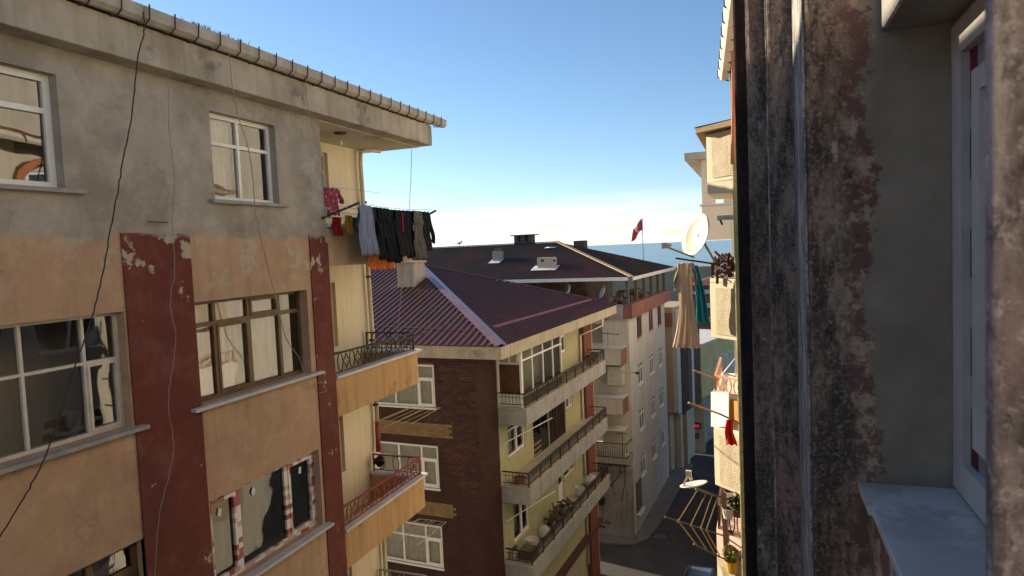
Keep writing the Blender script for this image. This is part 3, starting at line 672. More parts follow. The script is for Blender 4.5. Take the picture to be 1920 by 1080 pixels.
for q in bricks[:300]:
    key = (round(q[1] - q[0], 3), q[3], q[4])
    if key not in proto:
        mb = MB(); brick_geo(mb, q); o = mb.build('brick', M_BRICKY if q[4] else M_BRICK, bwall); proto[key] = (o, q)
    else:
        o, p = proto[key]; d = q[0] - p[0]; twin(o, bwall, ((d, 0, q[2] - p[2]) if q[3] == 0 else (0, d, q[2] - p[2])))
for yl, nm, mm in ((0, 'brickwork', M_BRICK), (1, 'ochre_brickwork', M_BRICKY)):
    mb = MB()
    for q in bricks[300:]:
        if q[4] == yl: brick_geo(mb, q)
    o = mb.build(nm, mm, bwall, fix=False); o['kind'] = 'stuff'
for k, h in enumerate(bw):
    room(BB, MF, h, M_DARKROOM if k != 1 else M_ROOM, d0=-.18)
    w = window(BB, MF, h, [-13.62, -12.66], h[3] - .50, fm=M_PVC, d=-.03, fw=.075, sill=.07, sillm=M_PVC, sillover=.05, sash=((2, 0),))
    curtain(w, MF, h[0] + .03, h[1] - .03, h[2] + .04, h[3] - .04, M_GCURT if k != 1 else mat('grey_blind', (.28, .29, .27), bump=0), d=-.26, folds=14 if k != 1 else 1, amp=.03 if k != 1 else .003, seed=80 + k)
# eave slab and roof
EV, EU0, EU1, EZ0, EZ1 = -9.1, 19.5, 34.0, -3.6, -3.17
MB().box(-27, EV, EU0, EU1, EZ0, EZ1).build('eave_slab', M_BCONC, BB, bevel=.015)
M_RMET = mat('purple_red_metal', (.10, .033, .023), (.074, .026, .019), scale=1.0, rough=.48, bump=.06, bscale=4, spec=.42, metal=0, c3=(.06, .028, .028), s3=.5, t3=.56, streak=.2)
AV, AU, AZ = -16.5, 26.75, -.57             # hip apex
AV2 = -19.6
E0 = EZ1 + .02
def corr(mb, origin, along, up, length, top_fn, rib=.27, hgt=.035, skip=0):
    """trapezoid sheet: flats and ribs running up the slope; top_fn(s) = fraction of the slope reached at s"""
    along, up, origin = Vector(along), Vector(up), Vector(origin); nrm = along.cross(up).normalized()
    if nrm.z < 0: nrm = -nrm
    n = int(length / rib); S = []
    for i in range(n + 1):
        s = i * rib
        for ds, hh in ((0, 0), (rib * .68, 0), (rib * .76, hgt), (rib * .92, hgt)): S.append((min(s + ds, length), hh))
    S.append((length, 0)); k = len(mb.v)
    for s, hh in S:
        t = top_fn(s); mb.v.append(tuple(origin + along * s + nrm * hh)); mb.v.append(tuple(origin + along * s + up * t + nrm * hh))
    for i in range(len(S) - 1): mb.f.append((k + 2 * i, k + 2 * i + 2, k + 2 * i + 3, k + 2 * i + 1))
upF = (0, AU - EU0, AZ - E0); upS = (AV - EV, 0, AZ - E0)
LF = 27 - 9.1
mb = MB(); corr(mb, (-27, EU0 - .06, E0), (1, 0, 0), upF, LF, lambda s: max(0, min(1, s / 7.4, (LF - s) / (EV - AV)))); mb.build('roof_sheet', M_RMET, BB, fix=False)
mb = MB(); LS = EU1 - EU0
corr(mb, (EV + .05, EU0, E0), (0, 1, 0), upS, LS, lambda s: max(0, min(1, s / (AU - EU0), (LS - s) / (EU1 - AU)))); mb.build('roof_sheet', M_RMET, BB, fix=False)
mb = MB(); mb.add([(AV, AU, AZ), (AV2, AU, AZ), (-27, EU1, E0), (EV, EU1, E0)], [(0, 1, 2, 3)]); mb.add([(AV2, AU, AZ), (-27, EU0, E0), (-27, EU1, E0)], [(0, 1, 2)]); mb.build('roof_sheet', M_RMET, BB, fix=False)
M_CAP = mat('pinkish_ridge_cap', (.30, .15, .15), (.24, .12, .13), scale=2, rough=.28, bump=.05, spec=.7, metal=.5)
def ridge_cap(p, q, w, drop, m):
    p, q = Vector(p), Vector(q); t = (q - p).normalized(); s = t.cross(Vector((0, 0, 1))).normalized()
    up = Vector((0, 0, .07)); mb = MB()
    a = [p - s * w + up - Vector((0, 0, drop)), p + up * 1.25, p + s * w + up - Vector((0, 0, drop))]; c = [x + (q - p) for x in a]
    mb.add(a + c, [(0, 1, 4, 3), (1, 2, 5, 4)]); return mb.build('ridge_cap', m, BB, solid=.008)
ridge_cap((AV, AU, AZ), ((AV + EV) / 2, (AU + EU0) / 2, (AZ + E0) / 2), .22, .055, M_CAP); ridge_cap(((AV + EV) / 2 - .1, (AU + EU0) / 2 + .1, (AZ + E0) / 2 + .04), (EV + .02, EU0, E0), .22, .055, M_CAP)
ridge_cap((AV, AU, AZ), (EV, EU1, E0), .12, .03, M_RMET); ridge_cap((AV2, AU, AZ), (AV, AU, AZ), .18, .05, M_RMET)
# orange flashing strip across the street slope and the darker lap across the front slope
nS = Vector((0, 1, 0)).cross(Vector(upS)).normalized(); nS = nS if nS.z > 0 else -nS
f0 = onP(925, 615, (EV, EU0, E0), nS, 1); f1 = onP(1108, 563, (EV, EU0, E0), nS, 1)
MB().bar(f0 + nS * .045, f1 + nS * .045, .16, .012, up=nS).build('flashing_strip', mat('rust_orange_strip', (.36, .11, .05), (.28, .09, .05), scale=4, rough=.5), BB)
nF = Vector((1, 0, 0)).cross(Vector(upF)).normalized(); nF = nF if nF.z > 0 else -nF
g0 = onP(690, 612, (EV, EU0, E0), nF, 1); g1 = onP(880, 622, (EV, EU0, E0), nF, 1)
MB().bar(g0 + nF * .02, g1 + nF * .02, .05, .05, up=nF).build('sheet_lap', M_RMET, BB)
# chimney standing on the front slope
cb = onP(762, 540, (EV, EU0, E0), nF, 1); ct = cb.z + 1.05
ch = MB(); ch.box(cb.x - .42, cb.x + .42, cb.y, cb.y + .9, cb.z - .3, ct); chm = ch.build('chimney', M_BCONC, BB, bevel=.02)
MB().box(cb.x - .5, cb.x + .5, cb.y - .06, cb.y + .96, ct + .002, ct + .09).build('chimney_cap', mat('tan_mortar', (.52, .42, .26), (.4, .32, .2), scale=6, bump=.4), chm, bevel=.02)
# gutter pipe at the far street corner
MB().tube([(EV - .08, 31.6, EZ0), (EV - .1, 31.6, EZ0 - .35), (VS + .12, 31.2, EZ0 - .8), (VS + .12, 31.2, -16)], .05, 8).build('drain_pipe', M_PVC, BB, smooth=True)
# street wall behind the balconies: doors and windows
S_ = lambda px, py: onV(px, py, VS)
sw = dict(door_a=(26.9, 27.6, -5.75, -3.75), win_a=(27.65, 29.3, -4.9, -3.75),
          win_b=(22.4, 24.0, -7.85, -6.5), door_b=(24.9, 26.7, -8.7, -6.45), shut_b=(26.75, 28.9, -8.7, -6.45), win_b2=(29.1, 30.0, -7.6, -6.5),
          win_c=(22.6, 24.1, -11.2, -9.45), door_c=(27.6, 28.3, -11.6, -9.6), win_c2=(28.4, 30.0, -10.7, -9.6))
sm = MB(); wall(sm, MS, 21.62, 33.5, GZ, -3.6, list(sw.values()), .14); sm.build('street_wall', M_YG, BB, fix=False)
for k, h in sw.items():
    if k != 'shut_b': room(BB, MS, h, M_DARKROOM if k in ('door_b',) else M_ROOM, d0=-.16, depth=1.2)
    mid = (h[0] + h[1]) / 2
    if k == 'door_b':
        MB().boxm(MS, h[0], h[1], -.1, -.04, h[2], h[2] + .75).build('door_panel', mat('black_door', (.018, .017, .016), bump=.05, rough=.4), BB)
        d_ = window(BB, MS, (h[0], h[1], h[2] + .76, h[3]), [mid], None, fm=mat('black_door', (.018, .017, .016)), gm=M_DGLASS, d=-.05, fw=.07, name='door')
        for q in range(3): MB().boxm(MS, h[0] + .1, mid, -.05, -.015, h[2] + .1 + q * .22, h[2] + .17 + q * .22).build('door_slat', mat('brass_trim', (.30, .22, .09), rough=.4, bump=0), d_)
    elif k == 'shut_b':
        d_ = window(BB, MS, h, [mid], (h[2] + h[3]) / 2, fm=mat('brown_shutter', (.055, .036, .026), (.04, .027, .02), rough=.5), gm=mat('brown_shutter_panel', (.035, .024, .018), rough=.5), d=-.03, fw=.06, name='shutter_door')
        for q in range(10):
            a = h[0] + .16 + q * (h[1] - h[0] - .32) / 9
            MB().boxm(MS, a - .03, a + .03, -.05, -.01, h[2] + .25, h[3] - .3).build('shutter_slat', MATS['brown_shutter'], d_)
    elif 'door' in k:
        d_ = window(BB, MS, h, [], h[2] + .8, d=-.04, fw=.09, name='door'); MB().boxm(MS, h[0] + .1, h[1] - .1, -.08, -.06, h[2] + .1, h[2] + .75).build('door_panel', M_PVC, d_)
    else:
        d_ = window(BB, MS, h, [mid], None if k == 'win_c' else h[3] - .35, d=-.03, fw=.07, sill=.05, sillm=mat('peach_sill', (.55, .42, .28), bump=.1), sash=((1, 0),), sillover=.05)
        curtain(d_, MS, h[0] + .04, mid, h[2] + .05, h[3] - .05, M_CURT, d=-.24, folds=4, seed=hash(k) % 50 if 0 else len(k) + int(h[0] * 3))
# brick pilaster at the far end
pm_ = MB(); pm_.box(VS, VS + .25, 31.35, 32.6, GZ, -3.6); pfar = pm_.build('far_pilaster', mat('red_brick_far', (.20, .065, .045), (.15, .05, .036), scale=14, bump=.3), BB)
# three balconies
BV = -9.2
def bbalcony(zt, lower=False):
    mb = MB(); mb.box(VS + .002, BV, 21.62, 31.9, zt - .6, zt); o = mb.build('balcony', M_SLABC, BB, bevel=.012)
    MB().box(VS + .004, BV + .03, 21.58, 31.95, zt + .002, zt + .055).build('ledge', M_BCONC, o, bevel=.008)
    z0, z1 = zt + .16, zt + .56; V = BV - .05; rm = MB()
    for (p, q) in (((V, 21.66), (V, 31.85)), ((V, 21.66), (VS + .05, 21.66)), ((V, 31.85), (VS + .05, 31.85))):
        rm.bar((*p, z1), (*q, z1), .05, .04); rm.bar((*p, z0), (*q, z0), .03, .02); rm.bar((*p, z1 - .14), (*q, z1 - .14), .02, .015)
    rm.build('handrail', M_IRON, o)
    p0 = None
    for i in range(10):
        if p0 is None: p0 = MB().bar((V, 21.66, zt + .05), (V, 21.66, z1), .04).build('post', M_IRON, o)
        else: twin(p0, o, (0, i * 10.19 / 9, 0))
    b0 = None
    for i in range(64):
        y = 21.8 + i * .158
        if b0 is None:
            q = MB(); q.bar((V, y, z0), (V, y, z1), .014); q.tube([(V, y + .079 + .05 * cos(t), z1 - .07 + .05 * sin(t)) for t in [2 * pi * k / 8 for k in range(8)]], .008, 4, close=True); q.tube([(V, y, z0 + .13), (V, y + .06, z0 + .2), (V, y, z0 + .27)], .009, 4)
            b0 = q.build('baluster', M_IRON, o)
        else: twin(b0, o, (0, i * .158, 0))
    e0 = None
    for i in range(7):
        x = VS + .18 + i * .14
        if e0 is None: e0 = MB().bar((x, 21.66, z0), (x, 21.66, z1), .014).build('baluster', M_IRON, o)
        else: twin(e0, o, (i * .14, 0, 0))
    return o
balc = [bbalcony(-5.76), bbalcony(-8.66), bbalcony(-11.56)]
# the top balcony is glazed in at the near end
gx, gu0, gu1 = BV - .16, 21.72, 26.0
MG = MXf(gx); GE = MYf(gu0)
gl = window(BB, MG, (gu0 + .02, gu1, -5.35, -3.62), [22.75, 23.85, 24.95], -4.02, d=.0, fw=.075, ft=.05, mw=.06, name='glazed_enclosure')
MB().box(gx - .06, gx - .01, gu0 + .02, gu1, -5.7, -5.36).build('enclosure_panel', mat('dark_base_board', (.10, .075, .06), bump=.05), gl)
ge = window(BB, GE, (VS + .03, gx, -4.15, -3.62), [-9.85], None, d=.0, fw=.05, ft=.05, name='glazed_end'); MB().box(VS + .04, gx - .08, gu0 + .01, gu0 + .05, -5.22, -4.17).build('brown_board', mat('brown_board', (.10, .045, .026), (.085, .038, .022), rough=.5, bump=.03), ge)
MB().box(VS + .03, gx, gu0 + .004, gu0 + .06, -5.7, -5.24).build('enclosure_panel', M_PVC, ge); MB().box(gx - .07, gx + .01, gu0 - .06, gu0 + .012, -5.7, -3.6).build('corner_post', M_PVC, ge); MB().box(VS + .01, VS + .08, gu0 - .05, gu0 + .003, -5.7, -3.6).build('corner_post', M_PVC, ge)
MB().box(VS + .02, gx - .1, gu1, gu1 + .05, -5.7, -3.6).build('enclosure_panel', M_YG, ge)
for z, k in ((-11.56 - 2.9, 0),):
    MB().box(VS + .002, VS + .3, 21.62, 33.4, z - .2, z).build('string_course', M_BRICK, BB)

# ------------------------------------------------------------------ clutter on the brick house balconies
def pot(name, label, c, r, h, m, yaw=0, plant=None, seed=1, group=None):
    t = thing(name, label, 'flower pot' if plant else 'bucket', c, yaw, group)
    MB().lathe(c, [(.001, 0), (r * .72, 0), (r, h * .96), (r * 1.08, h * .96), (r * 1.08, h), (r * .92, h), (r * .85, h * .8), (.001, h * .8)], 14).build('pot_body', m, t, smooth=False)
    if plant: leaves(MB(), (c[0], c[1], c[2] + h + plant[1] * .5), plant[0], plant[2], plant[3], seed, (1, 1, plant[1] / plant[0] * .6)).build('foliage', plant[4], t, fix=False)
    return t
M_LEAF = mat('pot_leaf', (.06, .10, .03), (.035, .065, .02), scale=12, bump=0)
M_LEAFY = mat('yellow_leaf', (.26, .24, .05), (.12, .14, .035), scale=12, bump=0)
M_WPL = mat('white_plastic', (.56, .54, .48), (.46, .44, .39), scale=3, rough=.4, bump=.02)
M_TERRA = mat('terracotta', (.30, .11, .06), (.24, .09, .05), scale=6, bump=.1)
zc = -11.5
pot('bucket', 'wide white tub near the corner of the lowest balcony', (-9.75, 22.9, zc), .24, .42, M_WPL, BYAW)
pot('bucket', 'white bucket with dark square label on the lowest balcony', (-9.7, 28.6, zc), .20, .45, M_WPL, BYAW)
tag(MB().blob((-9.7, 24.0, zc + .22), .26, 10, 8, .22, 3).build('plastic_sack', mat('pale_sack', (.50, .46, .40), (.40, .37, .32), scale=5, rough=.6, bump=.5, bscale=10), smooth=True, frame=BYAW), 'crumpled pale plastic sack beside the wide white tub', 'sack')
tag(MB().blob((-9.65, 30.1, zc + .25), .3, 10, 8, .22, 8, (1, 1.5, .9)).build('plastic_sack', MATS['pale_sack'], smooth=True, frame=BYAW), 'grey white sack at the far end of the lowest balcony', 'sack')
rn = random.Random(9); mb = MB()
for _ in range(70):
    y = rn.uniform(24.6, 27.3); p = Vector((-9.72 + rn.uniform(-.22, .2), y, zc + rn.uniform(.1, .5))); t = Vector((rn.uniform(-1, 1), rn.uniform(-1, 1), rn.uniform(-.3, .8))).normalized() * rn.uniform(.12, .28)
    mb.bar(p - t, p + t, rn.uniform(.03, .07))
tag(mb.build('firewood', mat('dark_firewood', (.075, .05, .035), (.12, .08, .055), scale=6, bump=.4), frame=BYAW), 'heap of dark broken firewood along the lowest balcony', 'firewood', kind='stuff')
tag(MB().box(-9.95, -9.35, 21.95, 22.6, zc, zc + .32).build('wooden_crate', mat('old_crate_wood', (.13, .10, .075), (.09, .07, .05), scale=5, bump=.4), bevel=.02, frame=BYAW), 'dark wooden crate in the near corner of the lowest balcony', 'crate')
pot('flower_pot', 'square pot with green seedlings at the lowest balcony corner', (-10.1, 22.05, zc), .15, .3, M_WPL, BYAW, (.15, .15, 60, .05, M_LEAF), 3)
for k, y in enumerate((30.4, 31.3)):
    pot('flower_pot', ('leafy pot nearer the middle of the top brick balcony end', 'leafy pot at the very end of the top brick balcony')[k], (-9.6, y, -5.7), .14, .26, M_TERRA, BYAW, (.22, .2, 110, .06, M_LEAF), 10 + k, 'plants on the top brick balcony')
pot('flower_pot', 'red brown trough pot at the near end of the middle balcony', (-9.75, 22.0, -8.6), .24, .2, M_TERRA, BYAW, (.16, .1, 40, .05, M_LEAF), 14)
pot('flower_pot', 'sprawling green plant hanging over the lowest balcony far end', (-9.35, 31.4, zc), .14, .26, M_TERRA, BYAW, (.34, .2, 160, .07, M_LEAF), 15)
for k in range(3):
    zt = -5.76 - 2.9 * k; a = Vector((BV, 21.7, zt + 1.9)); 
    if k: tag(MB().bar((VS + .1, 21.75, zt + 1.55), (BV + .1, 23.9, zt + 2.05), .03).build('awning_bar', M_PVC, frame=BYAW), ('', 'slanted white bar across the middle balcony near end', 'slanted white bar across the lowest balcony near end')[k], 'bar')
tag(MB().tube([onV(1143, 596, BV - .1), onV(1098, 625, VS + .3)], .02, 6).build('conduit', M_CABLE, frame=BYAW), 'black conduit slanting under the street eave of the brick house', 'pipe')

# ================================================================== WHITE BUILDING with brown corrugated roof and open attic (turned frame)
M_WHT = mat('dirty_white_render', (.56, .54, .50), (.50, .48, .44), scale=.7, bump=.2, bscale=20, streak=.2, c3=(.42, .40, .37), s3=.5, t3=.6)
M_WCRM = mat('cream_white_render', (.60, .55, .45), (.54, .49, .40), scale=.7, bump=.2, bscale=20, streak=.2)
M_RBAND = mat('faded_red_band', (.27, .115, .09), (.21, .095, .08), scale=1, bump=.2, streak=.3)
WB = thing('white_apartment_house', 'dirty white apartment house with red parapet band and brown corrugated roof', 'building', (-15, 43, GZ), BYAW)
WU, WV, WE = 38.42, -9.6, 49.3
MWS = MXf(WV); MWF = MYf(WU)
cols = [(40.5, 41.9), (43.9, 45.3), (46.8, 48.2)]
ww = [(a, c, -5.93 - k * FL, -4.5 - k * FL) for k in range(4) for a, c in cols]
mb = MB(); wall(mb, MWS, WU, WE, GZ, -4.3, ww, .15); mb.quad((WV, WE, GZ), (-22, WE, GZ), (-22, WE, -4.3), (WV, WE, -4.3)); mb.build('wall', M_WHT, WB, fix=False)
mb = MB(); wall(mb, MWF, -32, WV, GZ, -4.3, [(-12.9, -11.2, -5.9, -4.7), (-12.9, -11.4, -11.9, -9.9)], .15); mb.build('wall', M_WCRM, WB, fix=False)
for k, h in enumerate(ww):
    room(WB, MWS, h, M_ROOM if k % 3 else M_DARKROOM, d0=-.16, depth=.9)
    w = window(WB, MWS, h, [(h[0] + h[1]) / 2], h[3] - .4 if k > 2 else None, fm=M_PVC if k > 2 else mat('red_brown_frame', (.22, .09, .06), rough=.5), d=-.04, fw=.09, sill=.08, sillm=M_LEDGE)
    if k % 2: curtain(w, MWS, h[0] + .05, h[1] - .05, h[2] + .05, h[3] - .05, M_CURT, d=-.22, folds=5, seed=k)
MB().box(WV - .2, WV + .33, WU - .32, 50.2, -4.36, -3.52).build('parapet', M_RBAND, WB, bevel=.02)
MB().box(-32, WV - .21, WU - .3, WU + .1, -4.37, -3.55).build('parapet', mat('stained_concrete_edge', (.42, .39, .34), (.26, .24, .21), scale=1.6, bump=.3, c3=(.14, .13, .12), s3=1.3, t3=.58), WB, bevel=.02)
MB().box(-32, WV - .22, WU + .11, 50, -4.32, -4.0).build('attic_floor', M_CONC, WB)
mb = MB(); mb.quad((-32, 43.2, -4), (-13.6, 43.2, -4), (-13.6, 43.2, -1.2), (-32, 43.2, -1.2)); mb.quad((-13.6, 43.2, -4), (-13.6, 50, -4), (-13.6, 50, -1.2), (-13.6, 43.2, -1.2))
mb.build('attic_wall', mat('raw_attic_brick', (.17, .085, .06), (.22, .18, .15), scale=1.1, bump=.3, c3=(.09, .07, .06), s3=.9, t3=.55), WB, fix=False)
p0 = None
for (x, y) in [(WV - .02, 38.5 + k * 2.2) for k in range(6)] + [(WV - 1.2 - k * 2.6, 38.55) for k in range(6)]:
    if p0 is None: p0 = MB().box(x - .09, x + .09, y - .09, y + .09, -3.6, -2.0).build('attic_post', mat('dark_post', (.09, .075, .06), (.14, .12, .1), scale=3, bump=.3), WB); px0 = (x, y)
    else: twin(p0, WB, (x - px0[0], y - px0[1], 0))
RE_V, RE_U0, RE_U1, RZ0, RAV, RAU, RAZ = -9.2, 37.9, 51.9, -1.95, -16.2, 44.9, .32
M_BROOF = mat('mossy_brown_corrugate', (.055, .039, .030), (.032, .026, .021), scale=.8, rough=.75, bump=.2, bscale=6, c3=(.095, .034, .027), s3=.22, t3=.515, streak=.25)
upf = (0, RAU - RE_U0, RAZ - RZ0); ups = (RAV - RE_V, 0, RAZ - RZ0)
mb = MB(); L1 = 36 - 9.2; corr(mb, (-36, RE_U0, RZ0), (1, 0, 0), upf, L1, lambda s: max(0, min(1, (L1 - s) / 7.0)), rib=.19, hgt=.04); mb.build('roof_sheet', M_BROOF, WB, fix=False)
mb = MB(); corr(mb, (RE_V, RE_U0, RZ0), (0, 1, 0), ups, 14, lambda s: max(0, min(1, s / 7.0, (14 - s) / 7.0)), rib=.19, hgt=.04); mb.build('roof_sheet', M_BROOF, WB, fix=False)
mb = MB().add([(RAV, RAU, RAZ), (-36, RAU, RAZ), (-36, RE_U1, RZ0), (RE_V, RE_U1, RZ0)], [(0, 1, 2, 3)]); mb.build('roof_sheet', M_BROOF, WB, fix=False)
M_TCAP = mat('tan_hip_tiles', (.42, .31, .19), (.33, .24, .15), scale=3, bump=.3)
h0 = None
for i in range(22):                                              # hip tiles
    t0, t1 = i / 22, (i + 1) / 22; a = Vector((RE_V, RE_U0, RZ0)); c = Vector((RAV, RAU, RAZ)); p, q = a + (c - a) * t0, a + (c - a) * (t1 + .004)
    if h0 is None: h0 = MB().bar(p + Vector((0, 0, .07)), q + Vector((0, 0, .085)), .26, .06).build('hip_tile', M_TCAP, WB); hp = p
    else: twin(h0, WB, p - hp)
MB().bar((RAV, RAU, RAZ + .05), (-36, RAU, RAZ + .05), .3, .06).build('ridge_tile', M_TCAP if 0 else M_BROOF, WB)
g0 = None
for i in range(38):                                              # white eave plates
    x = RE_V - .2 - i * .45
    if g0 is None: g0 = MB().box(x - .43, x, RE_U0 - .09, RE_U0 - .02, RZ0 - .17, RZ0 + .03).build('eave_plate', M_PVC, WB)
    else: twin(g0, WB, (-i * .45, 0, 0))
g0 = None
for i in range(30):
    y = RE_U0 + .05 + i * .46
    if g0 is None: g0 = MB().box(RE_V + .02, RE_V + .09, y, y + .44, RZ0 - .17, RZ0 + .03).build('eave_plate', M_LEDGE, WB)
    else: twin(g0, WB, (0, i * .46, 0))
nf = Vector((1, 0, 0)).cross(Vector(upf)).normalized(); nf = nf if nf.z > 0 else -nf
def on_roof(px, py): return onP(px, py, (RE_V, RE_U0, RZ0), nf, 1)
M_RCH = mat('rendered_chimney', (.50, .43, .32), (.40, .34, .26), scale=4, bump=.4, c3=(.22, .18, .14), s3=3, t3=.6)
M_FLASH = mat('pale_flashing', (.62, .62, .63), (.5, .5, .52), scale=5, rough=.4)
for (cx, cy, wx, dy, hh, m) in ((1022, 505, 1.05, .8, .75, M_RCH), (930, 492, .5, .75, .75, mat('grey_flue', (.30, .30, .30), (.22, .22, .22), scale=5, bump=.3))):
    p = on_roof(cx, cy); o = MB().box(p.x - wx / 2, p.x + wx / 2, p.y, p.y + dy, p.z - .15, p.z + hh).build('chimney', m, WB, bevel=.02)
    MB().hexa([p + Vector(q) for q in [(-wx * .8, -.4, -.06), (wx * .8, -.4, -.06), (wx * .8, .4, .19), (-wx * .8, .4, .19), (-wx * .8, -.4, -.02), (wx * .8, -.4, -.02), (wx * .8, .4, .23), (-wx * .8, .4, .23)]]).build('flashing', M_FLASH, o)
    if wx > 1:
        MB().box(p.x - .25, p.x - .05, p.y - .004, p.y + .05, p.z + .48, p.z + .64).build('flue_opening', M_IRON, o); MB().box(p.x + wx / 2 - .05, p.x + wx / 2 + .004, p.y + .1, p.y + .6, p.z + .45, p.z + .6).build('flue_opening', M_IRON, o)
    else:
        for q in (-.15, .05, .2): MB().box(p.x + q - .05, p.x + q + .05, p.y + .2, p.y + .35, p.z + hh, p.z + hh + .22).build('chimney_pot', M_TERRA, o)
p = tob(ray(980, 457)); p = p * ((RAU + .6) / p.y); o = thing('x', 'x', 'x', (0, 0, 0)); bpy.data.objects.remove(o)
M_CHB = mat('sooty_block', (.10, .09, .085), (.07, .062, .058), scale=4, bump=.4)
mb = MB(); x0, x1, yy, zb_, zt_ = p.x - .68, p.x + .68, p.y, RAZ - .3, RAZ + .62
mb.box(x0, x1, yy, yy + .8, zb_, zb_ + .5)
for a, c in ((x0, x0 + .26), (p.x - .16, p.x + .16), (x1 - .26, x1)): mb.box(a, c, yy, yy + .8, zb_ + .5, zt_)
rc = mb.build('ridge_chimney', M_CHB, WB); MB().box(x0 - .25, x1 + .25, yy - .15, yy + .95, zt_ + .002, zt_ + .07).build('chimney_cap', M_CHB, rc)
p = tob(ray(1086, 456)); p = p * (48.5 / p.y); MB().box(p.x - .45, p.x + .4, p.y, p.y + .8, -1.2, p.z + .2).build('chimney', M_CHB, WB)
p = on_roof(1033, 466); MB().blob(p + Vector((0, 0, .06)), .35, 8, 5, .4, 3, (1.2, .8, .15)).build('roof_patch', M_FLASH, WB)
for (px, py, rr) in ((1068, 545, .36), (1132, 548, .42)):
    t = thing('satellite_dish', ('pale dish standing in the attic, left of the other one' if px < 1100 else 'pale dish standing in the attic nearest the red parapet'), 'satellite dish', onU(px, py + 20, 38.3) - Vector((0, 0, .1)), BYAW, 'attic satellite dishes')
    c = onU(px, py, 38.3); mb = MB(); nn = Vector((-.8, -.5, .35)).normalized(); a = nn.orthogonal().normalized(); bq = nn.cross(a)
    for i in range(4):
        rad = rr * i / 3
        for j in range(16): mb.v.append(tuple(c + (a * cos(j * pi / 8) + bq * sin(j * pi / 8)) * rad + nn * .12 * (i / 3) ** 2))
    for i in range(3):
        for j in range(16): mb.f.append((i * 16 + j, i * 16 + (j + 1) % 16, (i + 1) * 16 + (j + 1) % 16, (i + 1) * 16 + j))
    mb.build('reflector', M_LEDGE, t, smooth=True, solid=.02); MB().tube([c - nn * .02, c - nn * .15 + Vector((0, .1, -.5))], .025, 6).build('mast', M_IRON, t)
rn = random.Random(12); mb = MB()
for _ in range(40):
    p = Vector((rn.uniform(-11.3, -9.9), rn.uniform(39, 47), -3.95 + rn.uniform(.1, .8))); s = Vector([rn.uniform(.08, .35) for _ in range(3)]); mb.box(p.x - s.x, p.x + s.x, p.y - s.y, p.y + s.y, p.z - s.z * .6, p.z + s.z * .6)
tag(mb.build('attic_junk', mat('attic_junk', (.20, .18, .16), (.08, .075, .07), scale=2, bump=.3), frame=BYAW), 'heaped boards and junk stored in the open attic', 'junk', kind='stuff')
# balconies on the face towards us
for k in range(2):
    z = -6.02 - k * FL; o = MB().box(-13.2, -9.78, 37.2, WU - .002, z - .95, z).build('balcony', M_WCRM, WB, bevel=.015)
    MB().box(-9.779, -9.76, 37.19, WU - .01, z - .95, z - .01).build('balcony_end', M_RBAND, o); MB().box(-13.2, -9.72, 37.16, WU - .003, z + .002, z + .05).build('ledge', M_LEDGE, o)
o = MB().box(-13.2, -9.55, 37.1, WU - .002, -12.75, -12.45).build('balcony', M_CONC, WB, bevel=.015)
rm = MB(); 
for z in (-12.38, -11.55): rm.bar((-13.2, 37.18, z), (-9.62, 37.18, z), .04); rm.bar((-9.62, 37.18, z), (-9.62, WU, z), .04)
rm.build('handrail', M_IRON, o); b0 = None
for i in range(26):
    x = -13.1 + i * .138
    if b0 is None: b0 = MB().bar((x, 37.18, -12.38), (x, 37.18, -11.55), .018).build('baluster', M_IRON, o)
    else: twin(b0, o, (i * .138, 0, 0))
cx = onU(1157, 704, 37.9); t = thing('extractor_cabinet', 'white metal cabinet hung between the two white balconies', 'cabinet', (cx.x, 38, cx.z - .55), BYAW)
MB().box(cx.x - .55, cx.x + .35, 37.7, WU - .01, cx.z - .55, cx.z + .55).build('cabinet_body', M_WPL, t, bevel=.03); MB().tube([(cx.x + .35, 37.8, cx.z + .3), (cx.x + 1.2, 37.6, cx.z + .25)], .05, 8).build('flue', M_WPL, t); MB().tube([(cx.x + 1.2, 37.6, cx.z + .25), (cx.x + 1.4, 37.55, cx.z + .24)], .075, 8).build('flue_cap', M_IRON, t)
tag(MB().box(-11.9, -9.75, 37.2, 38.3, -10.85, -10.78).build('canopy', M_WCRM, frame=BYAW, bevel=.02), 'pale sheet canopy above the iron balcony of the white house', 'canopy')
t = thing('television_aerial', 'thin aerial with crossbar over the iron balcony', 'aerial', (-9.9, 37.25, -12.4), BYAW); MB().tube([(-9.9, 37.25, -12.4), (-9.9, 37.25, -10.9)], .02, 5).build('mast', M_IRON, t); MB().bar((-10.3, 37.25, -10.95), (-9.6, 37.25, -10.95), .03).build('crossbar', M_IRON, t)
t = thing('balcony_antenna', 'small antenna bracket on the upper white balcony', 'aerial', (-10.6, 37.4, -6.0), BYAW); MB().tube([(-10.6, 37.4, -5.97), (-10.6, 37.4, -5.1)], .02, 5).build('mast', M_GCABLE, t); MB().bar((-11.0, 37.4, -5.12), (-9.9, 37.4, -5.2), .04).build('crossbar', M_STRAP, t)
